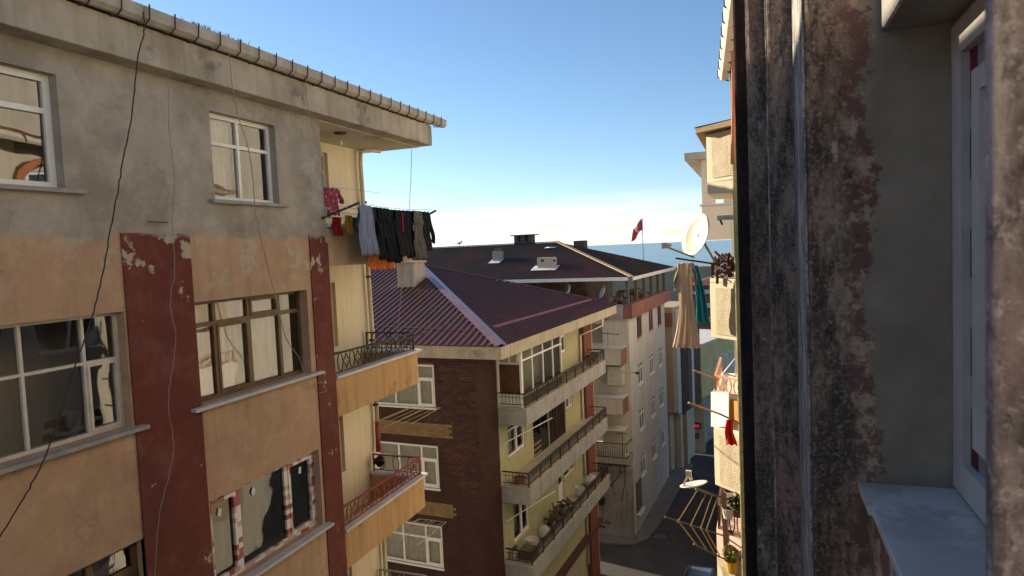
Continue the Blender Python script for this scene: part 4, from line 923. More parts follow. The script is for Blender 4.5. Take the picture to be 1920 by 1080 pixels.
# ground floor: grimy front with graffiti, string course, side window
M_GRIME = mat('grimy_ground_floor', (.34, .31, .27), (.25, .23, .2), scale=.9, bump=.3, bscale=14, c3=(.13, .12, .105), s3=.8, t3=.57, streak=.35)
gf = MB(); gf.box(-14, -9.62, WU - .45, WU - .003, GZ, -13.2); gfo = gf.build('ground_floor_front', M_GRIME, WB, bevel=.02)
MB().box(-14, -9.58, WU - .5, WU - .452, -13.4, -13.15).build('string_course', M_CONC, gfo)
def text_obj(name, s, size, m, parent, fn, ext=.004, scx=1):
    cu = bpy.data.curves.new('t', 'FONT'); cu.body = s; cu.size = size; cu.extrude = ext
    to = bpy.data.objects.new('t', cu); C.objects.link(to); bpy.context.view_layer.update()
    me = bpy.data.meshes.new_from_object(to.evaluated_get(bpy.context.evaluated_depsgraph_get())); bpy.data.objects.remove(to)
    mb = MB(); mb.v = [fn(v.co.x * scx, v.co.y, v.co.z) for v in me.vertices]; mb.f = [tuple(p.vertices) for p in me.polygons]
    return mb.build(name, m, parent, fix=False)
M_SPRAY = mat('black_spray_paint', (.012, .012, .012), bump=0, rough=.7)
gp = onU(1131, 982, WU - .46)
text_obj('graffiti', '-B-', .42, M_SPRAY, gfo, lambda x, y, z: (gp.x + x, WU - .454 - z, gp.z + y - .04 * x))
sg = random.Random(3)
for (px, py, w_) in ((1120, 973, .55), (1125, 984, .62)):
    p = onU(px, py, WU - .458); pts = [(p.x - w_ / 2 + w_ * i / 22, WU - .458, p.z + (.07 if i % 2 else -.05) * sg.uniform(.5, 1.3) - .12 * i / 22) for i in range(23)]
    MB().tube(pts, .028, 4).build('graffiti', M_SPRAY, gfo)
p = onU(1124, 938, WU - .6); tag(MB().box(p.x - .36, p.x + .3, WU - .75, WU - .46, p.z - .22, p.z + .2).build('wall_box', M_IRON, frame=BYAW, bevel=.02), 'black utility box above the graffiti', 'box')
sh = MB(); sh.boxm(MWS, 38.9, 40.1, .01, .05, -16.3, -14.5); sho = sh.build('shop_window', M_IRON, WB); MB().boxm(MWS, 38.8, 40.2, .01, .3, -16.42, -16.32).build('sill', M_LEDGE, sho)
for k in range(5): MB().boxm(MWS, 38.95 + k * .28, 38.98 + k * .28, .052, .075, -16.28, -14.52).build('window_bar', M_GCABLE, sho)
cable('cable', 'black cable sagging from the balcony down the white front', [Matrix.Rotation(BYAW, 3, 'Z') @ onU(px, py, 37.3) for px, py in ((1164, 873), (1161, 890), (1150, 905), (1140, 915), (1136, 918))], .03, M_CABLE, seed=7, wig=.02)
cable('cable', 'long black cable down the corner of the white front', [Matrix.Rotation(BYAW, 3, 'Z') @ onU(px, py, 37.3) for px, py in ((1170, 870), (1172, 900), (1168, 925), (1166, 940))], .025, M_CABLE, seed=9, wig=.02)
tag(MB().lathe((onZ(1238, 1006, GZ).x, onZ(1238, 1006, GZ).y, GZ + .004), [(.001, .012), (.36, .012), (.4, .01), (.4, 0)], 20).build('manhole_cover', mat('iron_cover', (.12, .115, .11), (.09, .088, .085), scale=20, bump=.3, rough=.6)), 'round iron manhole cover in the street', 'manhole')

# ================================================================== DARK CLAD BUILDING beyond, then a yellow one (narrow sunlit gap between)
A_, B_ = Vector((-6.1, 50.6, 0)), Vector((-3.75, 58.8, 0)); AB = (B_ - A_).normalized(); YA = math.atan2(-AB.x, AB.y)
AN = Vector((AB.y, -AB.x, 0))              # towards the street
def onAB(px, py, off=0.0):
    p = onP(px, py, A_ + AN * off, AN); return (p - A_).dot(AB), p.z
def MA(a, d, z): q = A_ + AB * a + AN * d; return (q.x, q.y, z)
CBd = thing('clad_building', 'tan building with dark vertical cladding above a cream ground floor', 'building', (-9, 55, GZ))
s1 = onAB(1313, 745)[0]; zt = -4.9
gz_ = lambda a: (-13.0 - 0 * a)
def solid_ab(a0, a1, d0, d1, z0, z1): return MB().boxm(MA, a0, a1, d0, d1, z0, z1)
sd = Vector((-cos(SUN_AZ), sin(SUN_AZ), 0))
e1 = A_ + AB * s1
mb = MB(); poly = [A_ + AB * .02, e1, e1 + sd * 14, Vector((-19, 50.6, 0)), Vector((-6.1, 50.6, 0))]
M_TAN = mat('tan_render', (.40, .315, .235), (.36, .28, .21), scale=.8, bump=.15, streak=.15)
mb.prism([(p.x, p.y, -12.9) for p in poly[:4]], (0, 0, 8.0)); mb.build('upper_block', M_TAN, CBd)
poly2 = [A_ + AB * .3 - AN * .5, e1 - AN * .5 - AB * .1, e1 + sd * 13 - AB * .2, Vector((-18, 50.9, 0))]
M_CRM2 = mat('cream_stone', (.52, .45, .34), (.45, .39, .29), scale=1, bump=.2, streak=.2)
mb = MB(); mb.prism([(p.x, p.y, GZ) for p in poly2], (0, 0, 4.7)); mb.build('ground_floor', M_CRM2, CBd)
M_PANEL = mat('dark_cladding', (.022, .02, .02), rough=.5, bump=.05); M_PANELG = mat('grey_cladding', (.075, .07, .068), rough=.5, bump=.05); M_PANELB = mat('brown_cladding', (.06, .032, .022), rough=.45, bump=.05)
M_TILE2 = mat('white_wall_tile', (.58, .57, .54), (.5, .49, .46), scale=5, rough=.4)
xs = [(1269, 1276, None), (1276, 1288, M_PANEL), (1289, 1296, M_PANELG), (1296, 1301, None), (1301, 1312, M_PANELB)]
for i, (x0, x1, m_) in enumerate(xs):
    a0, a1 = onAB(x0, 700)[0], onAB(x1, 700)[0]; a0 = max(a0, .03)
    if m_: solid_ab(a0, a1, .002, .07 + .02 * (i % 2), -13.2, zt + .1).build('cladding_panel', m_, CBd)
    else:
        t0 = None
        for k in range(27):
            if t0 is None: t0 = solid_ab(a0, a1 - .01, .002, .05, -13.1, -12.83).build('tile', M_TILE2, CBd)
            else: twin(t0, CBd, (0, 0, k * .295))
MB().box(-8.6, -6.05, 50.53, 50.62, -6.3, -5.3).build('maroon_band', M_RBAND, CBd)
for px in (1281, 1293):
    a = onAB(px, 850)[0]; solid_ab(a - .22, a + .22, -.45, -.05, GZ, -12.9).build('column', M_CRM2, CBd)
a = onAB(1290, 850)[0]; solid_ab(a - .5, a + .5, -.56, -.49, GZ + .1, -14.6).build('shop_door', M_IRON, CBd)
# low steps and handrail in the alley between the white and the clad building
stp = thing('stone_steps', 'dark stone steps with iron handrail in the alley', 'steps', (-7.7, 49.6, GZ))
for k in range(6): MB().box(-8.6 - k * .05, -7.0 - k * .12, 49.4 + k * .3, 50.5, GZ + k * .17 + .002, GZ + (k + 1) * .17).build('step', M_PAVE, stp)
MB().tube([(-6.95, 49.3, GZ), (-6.95, 49.3, GZ + .95), (-7.5, 50.4, GZ + 1.75), (-7.5, 50.4, GZ + .9)], .025, 6).build('handrail', M_IRON, stp)
e2 = e1 + Vector((sd.y, -sd.x, 0)) * .0 + AB * .32     # gap of about 0.3 m in line with the sun
YB = thing('yellow_building', 'yellow building with plain upper wall over a dark ground floor', 'building', (-7, 63, GZ))
far_ = e2 + AB * 9
M_YEL = mat('pale_yellow_render', (.58, .50, .24), (.50, .43, .20), scale=.7, bump=.2, streak=.3, c3=(.42, .36, .19), s3=.6, t3=.6)
mb = MB(); mb.prism([(p.x, p.y, -13.0) for p in (e2, far_, far_ - AN * 12, e2 + sd * 13)], (0, 0, 4.4)); mb.build('upper_block', M_YEL, YB)
MB().prism([(p.x, p.y, -8.598) for p in (e2 + AN * .1, far_ + AN * .1, far_ - AN * 12, e2 + sd * 13)], (0, 0, .16)).build('roof_edge', M_LEDGE, YB)
q0 = e2 - AN * .9
mb = MB(); mb.prism([(p.x, p.y, GZ) for p in (q0, far_ - AN * .9, far_ - AN * 12, q0 + sd * 11)], (0, 0, 4.6)); mb.build('ground_floor', M_GRIME, YB)
for k in range(5):
    a = s1 + 4.2 + k * .95; w = window(YB, MA, (a, a + .6, -11.6 + .2 * (k % 2), -10.2 + .2 * (k % 2)), [a + .3], None, d=.02, fw=.07, ft=.03)
pil = e2 + AB * .5 - AN * .3; t = thing('led_sign', 'small red LED sign on a pale pillar at the street corner', 'sign', (pil.x, pil.y, GZ))
MB().box(pil.x - .42, pil.x + .3, pil.y - .25, pil.y + .2, GZ, -13.1).build('pillar', M_CRM2, t)
cs = onY(1306, 798, pil.y - .35); MB().box(cs.x - .36, cs.x + .36, pil.y - .42, pil.y - .26, cs.z - .22, cs.z + .22).build('sign_box', M_IRON, t)
m = bpy.data.materials.new('red_led'); m.use_nodes = True; bb = m.node_tree.nodes['Principled BSDF']; bb.inputs['Base Color'].default_value = (.5, .02, .03, 1); bb.inputs['Emission Color'].default_value = (1, .04, .07, 1); bb.inputs['Emission Strength'].default_value = .5
rn = random.Random(5); mb = MB()
for i in range(9):
    for j in range(5):
        if rn.random() < .55: mb.box(cs.x - .22 + i * .052, cs.x - .185 + i * .052, pil.y - .43, pil.y - .421, cs.z - .14 + j * .055, cs.z - .105 + j * .055)
mb.build('led_segments', m, t)['kind'] = 'stuff'; MB().box(cs.x - .18, cs.x + .2, pil.y - .28, pil.y - .255, cs.z - 1.1, cs.z - .65).build('poster', M_RBAND, t)

# far end of the street and roofs towards the sea
def block(name, label, x0, x1, y0, y1, z1, m, wins_=(), roof=None, rm=None, bands=()):
    t = thing(name, label, 'building', ((x0 + x1) / 2, (y0 + y1) / 2, GZ)); MM = MYf(y0)
    mb = MB(); wall(mb, MM, x0, x1, GZ - 6, z1, list(wins_), .15)
    mb.quad((x0, y0, GZ - 6), (x0, y1, GZ - 6), (x0, y1, z1), (x0, y0, z1)); mb.quad((x1, y0, GZ - 6), (x1, y1, GZ - 6), (x1, y1, z1), (x1, y0, z1)); mb.quad((x0, y1, GZ - 6), (x1, y1, GZ - 6), (x1, y1, z1), (x0, y1, z1)); mb.quad((x0, y0, z1), (x1, y0, z1), (x1, y1, z1), (x0, y1, z1))
    mb.build('wall', m, t, fix=False)
    for h in wins_:
        room(t, MM, h, M_ROOM, d0=-.16, depth=.8); window(t, MM, h, [(h[0] + h[1]) / 2], h[3] - .45, d=-.03, fw=.1, sill=.1, sillm=M_LEDGE)
    if roof:
        ov, hh = roof; X0, X1, Y0, Y1 = x0 - ov, x1 + ov, y0 - ov, y1 + ov; c = (Y1 - Y0) / 2
        if X1 - X0 > 2 * c: r1, r2 = (X0 + c, (Y0 + Y1) / 2, z1 + hh), (X1 - c, (Y0 + Y1) / 2, z1 + hh)
        else: r1 = r2 = ((X0 + X1) / 2, (Y0 + Y1) / 2, z1 + hh)
        MB().add([(X0, Y0, z1 + .01), (X1, Y0, z1 + .01), (X1, Y1, z1 + .01), (X0, Y1, z1 + .01), r1, r2], [(0, 1, 5, 4), (1, 2, 5), (2, 3, 4, 5), (3, 0, 4), (3, 2, 1, 0)]).build('roof', rm, t, fix=False)
    for (za, zb2) in bands: MB().box(x0 - .15, x1 + .3, y0 - .9, y0 - .002, za, zb2).build('balcony', M_LEDGE, t)
    return t
p1, p2 = onY(1346, 650, 84), onY(1384, 650, 84)
block('pale_house', 'pale bluish house with a window closing the end of the street', p1.x, 6, 84, 92, -9.5, mat('pale_blue_render', (.50, .53, .54), (.44, .47, .48), scale=.5, streak=.2), [(p1.x + .5, p1.x + 1.9, -16.2, -13.9), (p1.x + .5, p1.x + 1.9, -13.2, -11.0), (p1.x + 3, p1.x + 4.2, -13.2, -11.0)])
p1, p2 = onY(1298, 520, 120), onY(1345, 520, 120)
block('maroon_house', 'maroon house with white balcony bands and a dull red hip roof', p1.x, p2.x + 6, 120, 132, -7.8, mat('maroon_render', (.16, .085, .08), scale=.5), roof=(.6, 2.0), rm=mat('dull_red_roof', (.14, .055, .055), scale=1), bands=[(-9.2 - k * 2.4, -8.5 - k * 2.4) for k in range(5)])
p1 = onY(1262, 515, 150); block('ochre_house', 'low ochre house seen past the attic posts', p1.x - 26, p1.x + 8, 150, 160, -5.6, mat('ochre_render', (.34, .30, .2), (.28, .25, .17), scale=.3))
# flag on its pole behind the white house
q = onY(1206, 500, 56); qt = onY(1204, 408, 56); fl = thing('flag', 'limp red flag with white crescent on a tall pole near the sea', 'flag', (q.x, 56, -6))
MB().tube([(q.x, 56, -12), (qt.x, 56, qt.z)], .035, 6).build('flag_pole', M_GCABLE, fl)
MB().grid(lambda u, v: (qt.x - .03 - .75 * u * (1 - .1 * v) - .25 * v * u, 56 + .12 * sin(u * 9 + v * 2), qt.z - .08 - v * .95 - u * (.9 + .1 * v) + .1 * sin(u * 7)), 16, 10).build('flag_cloth', mat('flag_red', (.50, .09, .09), (.42, .07, .075), scale=3, bump=.1), fl, smooth=True, solid=.01)
cm = MB()
for k in range(12):
    w = .7 + k * (2 * pi - 1.4) / 11; w2 = .7 + (k + 1) * (2 * pi - 1.4) / 11
    if k < 11: cm.add([(qt.x - .45 + .2 * cos(w), 55.85, qt.z - .95 + .2 * sin(w)), (qt.x - .45 + .2 * cos(w2), 55.85, qt.z - .95 + .2 * sin(w2)), (qt.x - .40 + .15 * cos(w2), 55.85, qt.z - .95 + .15 * sin(w2)), (qt.x - .40 + .15 * cos(w), 55.85, qt.z - .95 + .15 * sin(w))], [(0, 1, 2, 3)])
cm.build('crescent', M_STICK, fl, fix=False)
# gull on the ridge
gp_ = tob(ray(861, 455)); gp_ = gp_ * (RAU / gp_.y); t = thing('gull', 'white gull standing on the far roof ridge', 'bird', (gp_.x, RAU, RAZ + .08), BYAW)
gx_, gz0 = gp_.x, RAZ + .2
MB().tube([(gx_ - .3, RAU, gz0 + .0), (gx_ - .18, RAU, gz0 + .05), (gx_, RAU, gz0 + .09), (gx_ + .14, RAU, gz0 + .13), (gx_ + .2, RAU, gz0 + .22), (gx_ + .25, RAU, gz0 + .24), (gx_ + .33, RAU, gz0 + .22)], [.015, .06, .1, .085, .05, .05, .012], 8).build('body', mat('gull_white', (.6, .6, .6), bump=0), t, smooth=True)
for s in (-.03, .03): MB().tube([(gx_ + .02, RAU + s, gz0 + .02), (gx_ + .02, RAU + s, RAZ + .08)], .012, 4).build('leg', M_TERRA, t)
# car parked below, only its roof and rear glass reach into the frame
cc = onZ(1315, 1066, GZ + 1.45); CX, CY = cc.x, cc.y - .2
car = thing('parked_car', 'black car parked in the street at the bottom edge', 'car', (CX, CY - 1.2, GZ))
M_CAR = mat('black_car_paint', (.012, .013, .015), rough=.22, bump=0, spec=.6, coat=.6)
M_TYRE = mat('tyre_rubber', (.02, .02, .02), rough=.8)
sec = [(-3.1, .45, .78, .80), (-2.9, .35, .86, .88), (-2.0, .28, .92, .90), (-1.2, .28, .95, .90), (.3, .28, .97, .90), (.95, .32, .98, .88), (1.12, .42, .9, .84)]
mb = MB(); k0 = 0
for (y, zb2, zt2, hw) in sec:
    for (fx, fz) in ((-.9, 0), (-1, .25), (-1, .75), (-.92, 1), (.92, 1), (1, .75), (1, .25), (.9, 0)): mb.v.append((CX + hw * fx, CY + y, GZ + zb2 + (zt2 - zb2) * fz))
for i in range(len(sec) - 1):
    for j in range(8): mb.f.append((i * 8 + j, i * 8 + (j + 1) % 8, i * 8 + 8 + (j + 1) % 8, i * 8 + 8 + j))
mb.f.append(tuple(range(8))); mb.f.append(tuple(48 + j for j in reversed(range(8))))
body = mb.build('body', M_CAR, car, smooth=False, bevel=.03)
mb = MB(); top = [(-2.0, .92, .92, .82), (-1.25, 1.38, .98, .66), (-.2, 1.46, .99, .68), (.6, 1.40, .99, .66), (1.0, .95, .95, .80)]
mb.hexa([(CX - .66, CY - 1.25, GZ + 1.34), (CX + .66, CY - 1.25, GZ + 1.34), (CX + .66, CY + .55, GZ + 1.36), (CX - .66, CY + .55, GZ + 1.36), (CX - .6, CY - 1.1, GZ + 1.43), (CX + .6, CY - 1.1, GZ + 1.43), (CX + .6, CY + .45, GZ + 1.44), (CX - .6, CY + .45, GZ + 1.44)]); mb.build('car_roof', M_CAR, car, bevel=.03)
gq = lambda a, b_, c, d: MB().quad(a, b_, c, d)
gq((CX - .48, CY - .75, GZ + 1.447), (CX + .48, CY - .75, GZ + 1.447), (CX + .48, CY + .3, GZ + 1.455), (CX - .48, CY + .3, GZ + 1.455)).build('sunroof', mat('roof_glass', (.10, .13, .17), rough=.12, bump=0, spec=1.0), car)
M_CGL = mat('car_glass', (.02, .025, .03), rough=.05, bump=0, spec=.8)
T = lambda s, y, z: (CX + s, CY + y, GZ + z)
gq(T(-.64, .55, 1.35), T(.64, .55, 1.35), T(.78, 1.05, .97), T(-.78, 1.05, .97)).build('rear_window', M_CGL, car); gq(T(-.64, -1.25, 1.34), T(.64, -1.25, 1.34), T(.8, -2.0, .95), T(-.8, -2.0, .95)).build('windscreen', M_CGL, car)
for s in (-1, 1):
    gq(T(s * .65, -1.25, 1.34), T(s * .65, .55, 1.35), T(s * .84, 1.0, .96), T(s * .84, -1.95, .95)).build('side_window', M_CGL, car)
    MB().bar(T(s * .66, .53, 1.36), T(s * .8, 1.06, .97), .09, .05).build('pillar', M_CAR, car)
    for y in (-2.1, .45):
        wmb = MB(); wmb.tube([T(s * .72, y, .31), T(s * .92, y, .31)], .31, 18); wo_ = wmb.build('wheel', M_TYRE, car); MB().tube([T(s * .9, y, .31), T(s * .935, y, .31)], .19, 14).build('rim', M_GCABLE, wo_)
    MB().box(*sorted((CX + s * .55, CX + s * .8)), CY + 1.08, CY + 1.14, GZ + .66, GZ + .8).build('tail_light', mat('tail_light', (.3, .02, .02), rough=.2, bump=0), car)

# ================================================================== RIGHT BUILDING: the wall beside the lens, its window, the bays further on
def mould_mat(name, cols, scale=1.0, pale=.45):
    """old wall next to the lens: tan and red-brown paint under black mould, scraped patches, bare cement"""
    m = bpy.data.materials.new(name); m.use_nodes = True; n, l = m.node_tree.nodes, m.node_tree.links
    b = n['Principled BSDF']; b.inputs['Roughness'].default_value = .9; b.inputs['Specular IOR Level'].default_value = .15
    t = n.new('ShaderNodeTexCoord'); co = t.outputs['Object']
    def noi(s, d=9, ro=.68, zs=1.0, seed=0):
        g = n.new('ShaderNodeMapping'); g.inputs['Scale'].default_value = (1, 1, zs); g.inputs['Location'].default_value = (seed, seed * 2, seed); l.new(co, g.inputs[0])
        a = n.new('ShaderNodeTexNoise'); a.inputs['Scale'].default_value = s * scale; a.inputs['Detail'].default_value = d; a.inputs['Roughness'].default_value = ro; l.new(g.outputs[0], a.inputs['Vector']); return a.outputs['Fac']
    def ramp(f, a, c):
        r = n.new('ShaderNodeValToRGB'); r.color_ramp.elements[0].position = a; r.color_ramp.elements[1].position = c; l.new(f, r.inputs[0]); return r.outputs[0]
    def mix(f, a, c):
        k = n.new('ShaderNodeMixRGB'); l.new(f, k.inputs[0])
        for i, s in ((1, a), (2, c)):
            if isinstance(s, tuple): k.inputs[i].default_value = (*s, 1)
            else: l.new(s, k.inputs[i])
        return k.outputs[0]
    base, red, mould, flake = cols
    def sc(f, k):
        q = n.new('ShaderNodeMath'); q.operation = 'MULTIPLY'; q.inputs[1].default_value = k; l.new(f, q.inputs[0]); return q.outputs[0]
    c = mix(ramp(noi(2.2, zs=.35), .38, .62), base, red)
    c = mix(sc(ramp(noi(9, 10, .75, zs=.3, seed=3), .44, .56), .92), c, mould)
    c = mix(sc(ramp(noi(3.0, 6, .6, zs=.3, seed=7), .45, .7), .55), c, tuple(x * .8 for x in mould))
    c = mix(sc(ramp(noi(38, 9, .8, zs=.7, seed=5), .51, .60), .7), c, tuple(x * .5 for x in mould))
    c = mix(sc(ramp(noi(70, 8, .8, seed=1), .53, .62), .45), c, tuple(min(1, x * 1.5) for x in base))
    c = mix(ramp(noi(7, 10, .72, zs=.5, seed=9), .635, .65), c, flake)
    l.new(c, b.inputs['Base Color'])
    u = n.new('ShaderNodeBump'); u.inputs['Strength'].default_value = .5; u.inputs['Distance'].default_value = .01
    l.new(noi(35, 9, .7), u.inputs['Height']); l.new(u.outputs[0], b.inputs['Normal']); return m
def near_wall_mat():
    """the return wall: mould on the street side, scraped red-brown strip, bare grey cement beside the window (a repair of its own shape)"""
    m = mould_mat('mould_wall', ((.46, .355, .255), (.33, .20, .14), (.080, .064, .05), (.52, .40, .28)))
    n, l = m.node_tree.nodes, m.node_tree.links; b = n['Principled BSDF']; old = b.inputs['Base Color'].links[0].from_socket
    t = n.new('ShaderNodeTexCoord'); sp = n.new('ShaderNodeSeparateXYZ'); l.new(t.outputs['Object'], sp.inputs[0])
    a = n.new('ShaderNodeTexNoise'); a.inputs['Scale'].default_value = 4.5; a.inputs['Detail'].default_value = 11; a.inputs['Roughness'].default_value = .78; l.new(t.outputs['Object'], a.inputs['Vector'])
    k = n.new('ShaderNodeMath'); k.operation = 'MULTIPLY_ADD'; k.inputs[1].default_value = .34; l.new(a.outputs['Fac'], k.inputs[0]); l.new(sp.outputs['X'], k.inputs[2])
    def step(x0, x1):
        r = n.new('ShaderNodeMapRange'); r.inputs[1].default_value = x0; r.inputs[2].default_value = x1; l.new(k.outputs[0], r.inputs[0]); return r.outputs[0]
    c2 = n.new('ShaderNodeTexNoise'); c2.inputs['Scale'].default_value = 5; c2.inputs['Detail'].default_value = 6; l.new(t.outputs['Object'], c2.inputs['Vector'])
    r1 = n.new('ShaderNodeValToRGB'); r1.color_ramp.elements[0].color = (.28, .235, .17, 1); r1.color_ramp.elements[1].color = (.38, .32, .235, 1); r1.color_ramp.elements[0].position = .35; r1.color_ramp.elements[1].position = .65; l.new(c2.outputs['Fac'], r1.inputs[0])
    r2 = n.new('ShaderNodeValToRGB'); r2.color_ramp.elements[0].color = (.50, .36, .25, 1); r2.color_ramp.elements[1].color = (.20, .11, .088, 1); r2.color_ramp.elements[0].position = .44; r2.color_ramp.elements[1].position = .50; c4 = n.new('ShaderNodeTexNoise'); c4.inputs['Scale'].default_value = 8; c4.inputs['Detail'].default_value = 11; c4.inputs['Roughness'].default_value = .74; l.new(t.outputs['Object'], c4.inputs['Vector']); l.new(c4.outputs['Fac'], r2.inputs[0])
    m1 = n.new('ShaderNodeMixRGB'); l.new(step(NWX + .29, NWX + .33), m1.inputs[0]); l.new(old, m1.inputs[1]); l.new(r2.outputs[0], m1.inputs[2])
    m2 = n.new('ShaderNodeMixRGB'); l.new(step(NWX + .365, NWX + .38), m2.inputs[0]); l.new(m1.outputs[0], m2.inputs[1]); l.new(r1.outputs[0], m2.inputs[2])
    l.new(m2.outputs[0], b.inputs['Base Color']); return m
RBX, RBY = 4.0, 6.0
RB = thing('near_apartment_building', 'stained apartment building along the right edge with mouldy wall and cream bays', 'building', (RBX, RBY, GZ))
NWX = .16 - RBX                             # street edge of the near wall in the building's own coordinates
M_NEAR = near_wall_mat()
M_MOULD = mould_mat('black_mould_wall', ((.40, .335, .28), (.33, .205, .155), (.075, .065, .057), (.46, .40, .34)))
M_PALE = mould_mat('skylit_peeling_edge', ((.56, .50, .45), (.42, .36, .32), (.08, .08, .085), (.68, .64, .60)), 1.6)  # white flakes, plus the paleness of facing open sky put into the colour
M_JAMB = mould_mat('mottled_near_jamb', ((.62, .52, .46), (.36, .23, .20), (.14, .105, .10), (.68, .58, .51)), .9)
ZB, ZT = GZ, 4.6
def nface(name, x0, x1, y0, y1, m, z0=ZB, z1=ZT, bevel=.012): return MB().box(x0, x1, y0, y1, z0, z1).build(name, m, RB, bevel=bevel)
nface('near_wall', .163, 4, 2.49, 3.095, M_NEAR)
nface('wall_edge', .155, .1625, 2.497, 3.09, M_PALE, bevel=0)
xb = lambda px, Y: onY(px, 540, Y).x
nface('wall_rib', xb(1447, 3.1), 4, 3.1, 3.295, M_MOULD)
nface('wall_rib', xb(1410, 3.3), 4, 3.3, 3.99, M_MOULD)
nface('wall_rib', xb(1386, 4.0), 4, 4.0, 4.4, mould_mat('dark_recess_edge', ((.045, .032, .028), (.06, .035, .03), (.02, .019, .018), (.10, .09, .08))))  # recess darkness put into this rib's near-black colours
MB().tube([(xb(1446, 3.09), 3.085, ZB), (xb(1446, 3.09), 3.085, ZT)], .004, 6).build('arris_bead', M_PALE, RB)
MB().tube([(xb(1410, 3.29), 3.285, ZB), (xb(1410, 3.29), 3.285, ZT)], .003, 6).build('arris_bead', M_MOULD, RB)
# the wall plane with the neighbouring window, sill, lintel
WX = .588; MW = MXf(WX, -1); nh = (.97, 2.485, -.83, .63)
mb = MB(); wall(mb, MW, .97, 2.488, ZB, ZT, [nh], .1); mb.build('window_wall', M_NEAR, RB, fix=False)
room(RB, MW, nh, M_DARKROOM, d0=-.11, depth=1.4)
M_SHPVC = mat('shaded_pvc', (.66, .63, .59), (.56, .53, .49), scale=5, rough=.6, bump=.1)  # white PVC toned down, shade on the frame put into the colour
w = window(RB, MW, nh, [], None, fm=M_SHPVC, gm=M_DGLASS, d=.005, fw=.10, ft=.09)
def film(d, y0, y1, z0, z1): MB().boxm(MW, y0, y1, -.075, d, z0, z1).build('protective_film', M_FILM, w)
M_FILM = mat('grey_printed_film', (.36, .345, .345), (.29, .27, .275), scale=6, rough=.4, bump=.02)
film(-.02, 2.31, 2.384, -.73, .53); film(-.02, 1.0, 2.31, .46, .53); film(-.02, 1.0, 2.31, -.73, -.66)
sb_ = MB()
for q in ((2.235, 2.309, -.655, .455), (1.0, 2.235, .39, .455), (1.0, 2.235, -.655, -.59)): sb_.boxm(MW, q[0], q[1], -.07, -.003, q[2], q[3])
sb_.build('sash', M_SHPVC, w)
M_FRED = mat('film_red_print', (.17, .03, .045), bump=0)
for z in (.28, -.02, -.32, -.60):
    text_obj('film_lettering', 'fermolar', .052, M_FRED, w, lambda x, y, zz, z=z: (WX + .0185 - zz * .3, 2.325 + y, z - x + .12), .002)
    MB().boxm(MW, 2.368, 2.383, -.06, -.0185, z - .13, z + .02).build('film_print', M_FRED, w)
for k, (z0, z1) in enumerate(((.38, .53), (-.73, -.55))): MB().boxm(MW, 2.312, 2.38, -.06, -.0186, z0, z1).build('film_print', M_FRED, w)
M_SILL = mat('blue_grey_marble', (.57, .53, .48), (.44, .41, .375), scale=3.5, rough=.42, bump=.04, c3=(.62, .61, .60), s3=2.2, t3=.54)
MB().box(.305, .597, 2.262, 2.487, -.872, -.842).build('sill_slab', M_SILL, w, bevel=.004)
MB().box(.315, .597, .975, 2.257, -.873, -.843).build('sill_slab', M_SILL, w, bevel=.004)
MB().box(.335, .6, .98, 2.488, -1.15, -.876).build('sill_bed', M_NEAR, RB, bevel=.01)
MB().box(.385, .62, .972, 2.487, .645, .95).build('lintel', mat('mottled_lintel', (.30, .28, .25), (.22, .205, .18), scale=3, bump=.3, c3=(.10, .09, .08), s3=2, t3=.55), RB, bevel=.012)  # grey mottling with near-black patches
# the pier right beside the lens
nface('near_pier', .1865, 4, .67, .692, M_JAMB, bevel=.003); nface('near_pier', .40, 4, .693, .965, M_JAMB)
nface('back_wall', .9, 4, -10, .66, M_CREAM, bevel=0)
# cream street wall of the same building beyond the ribs, with windows (the windows opposite mirror it)
fx = .25; MR = MXf(fx, -1)
M_RCRM = mat('sunny_cream_render', (.56, .52, .43), (.49, .45, .37), scale=.8, bump=.2, streak=.25)
rwn = [(a, a + 1.5, z, z + 1.4) for a in (5.2, 8.2, 10.6) for z in (.9, -2.0, -4.9, -7.8, -10.7)]
mb = MB(); wall(mb, MR, 4.4, 12.6, ZB, ZT, rwn, .15); mb.build('street_wall', M_RCRM, RB, fix=False)
for k, h in enumerate(rwn):
    room(RB, MR, h, M_ROOM, d0=-.16, depth=.8); window(RB, MR, h, [h[0] + .75], h[3] - .4, d=-.03, fw=.09, sill=.1, sillm=M_LEDGE)
M_ORT = mat('orange_trim', (.50, .20, .10), (.42, .16, .08), scale=3, bump=.15)
for a in (5.95, 8.95, 11.35):
    pts = [(fx - .06, a + .95 * cos(t), 2.0 + .55 * sin(t)) for t in [pi * q / 12 for q in range(13)]]
    mb = MB()
    for p, q in zip(pts, pts[1:]): mb.bar(p, q, .12, .2, up=(1, 0, 0))
    mb.build('arch_trim', M_ORT, RB)
nface('lit_corner', xb(1378.5, 12.7), 4, 12.62, 13.0, mat('mossy_cream_corner', (.40, .34, .16), (.28, .25, .12), scale=5, bump=.3, c3=(.14, .13, .07), s3=4, t3=.58, streak=.3), bevel=.02)
nface('side_block', -.34, 4, 13.0, 17.5, M_RCRM, bevel=0); nface('side_block', -.1, 6, 17.52, 27.4, M_RCRM, bevel=0)  # second block is unseen, added to keep skylight off the street
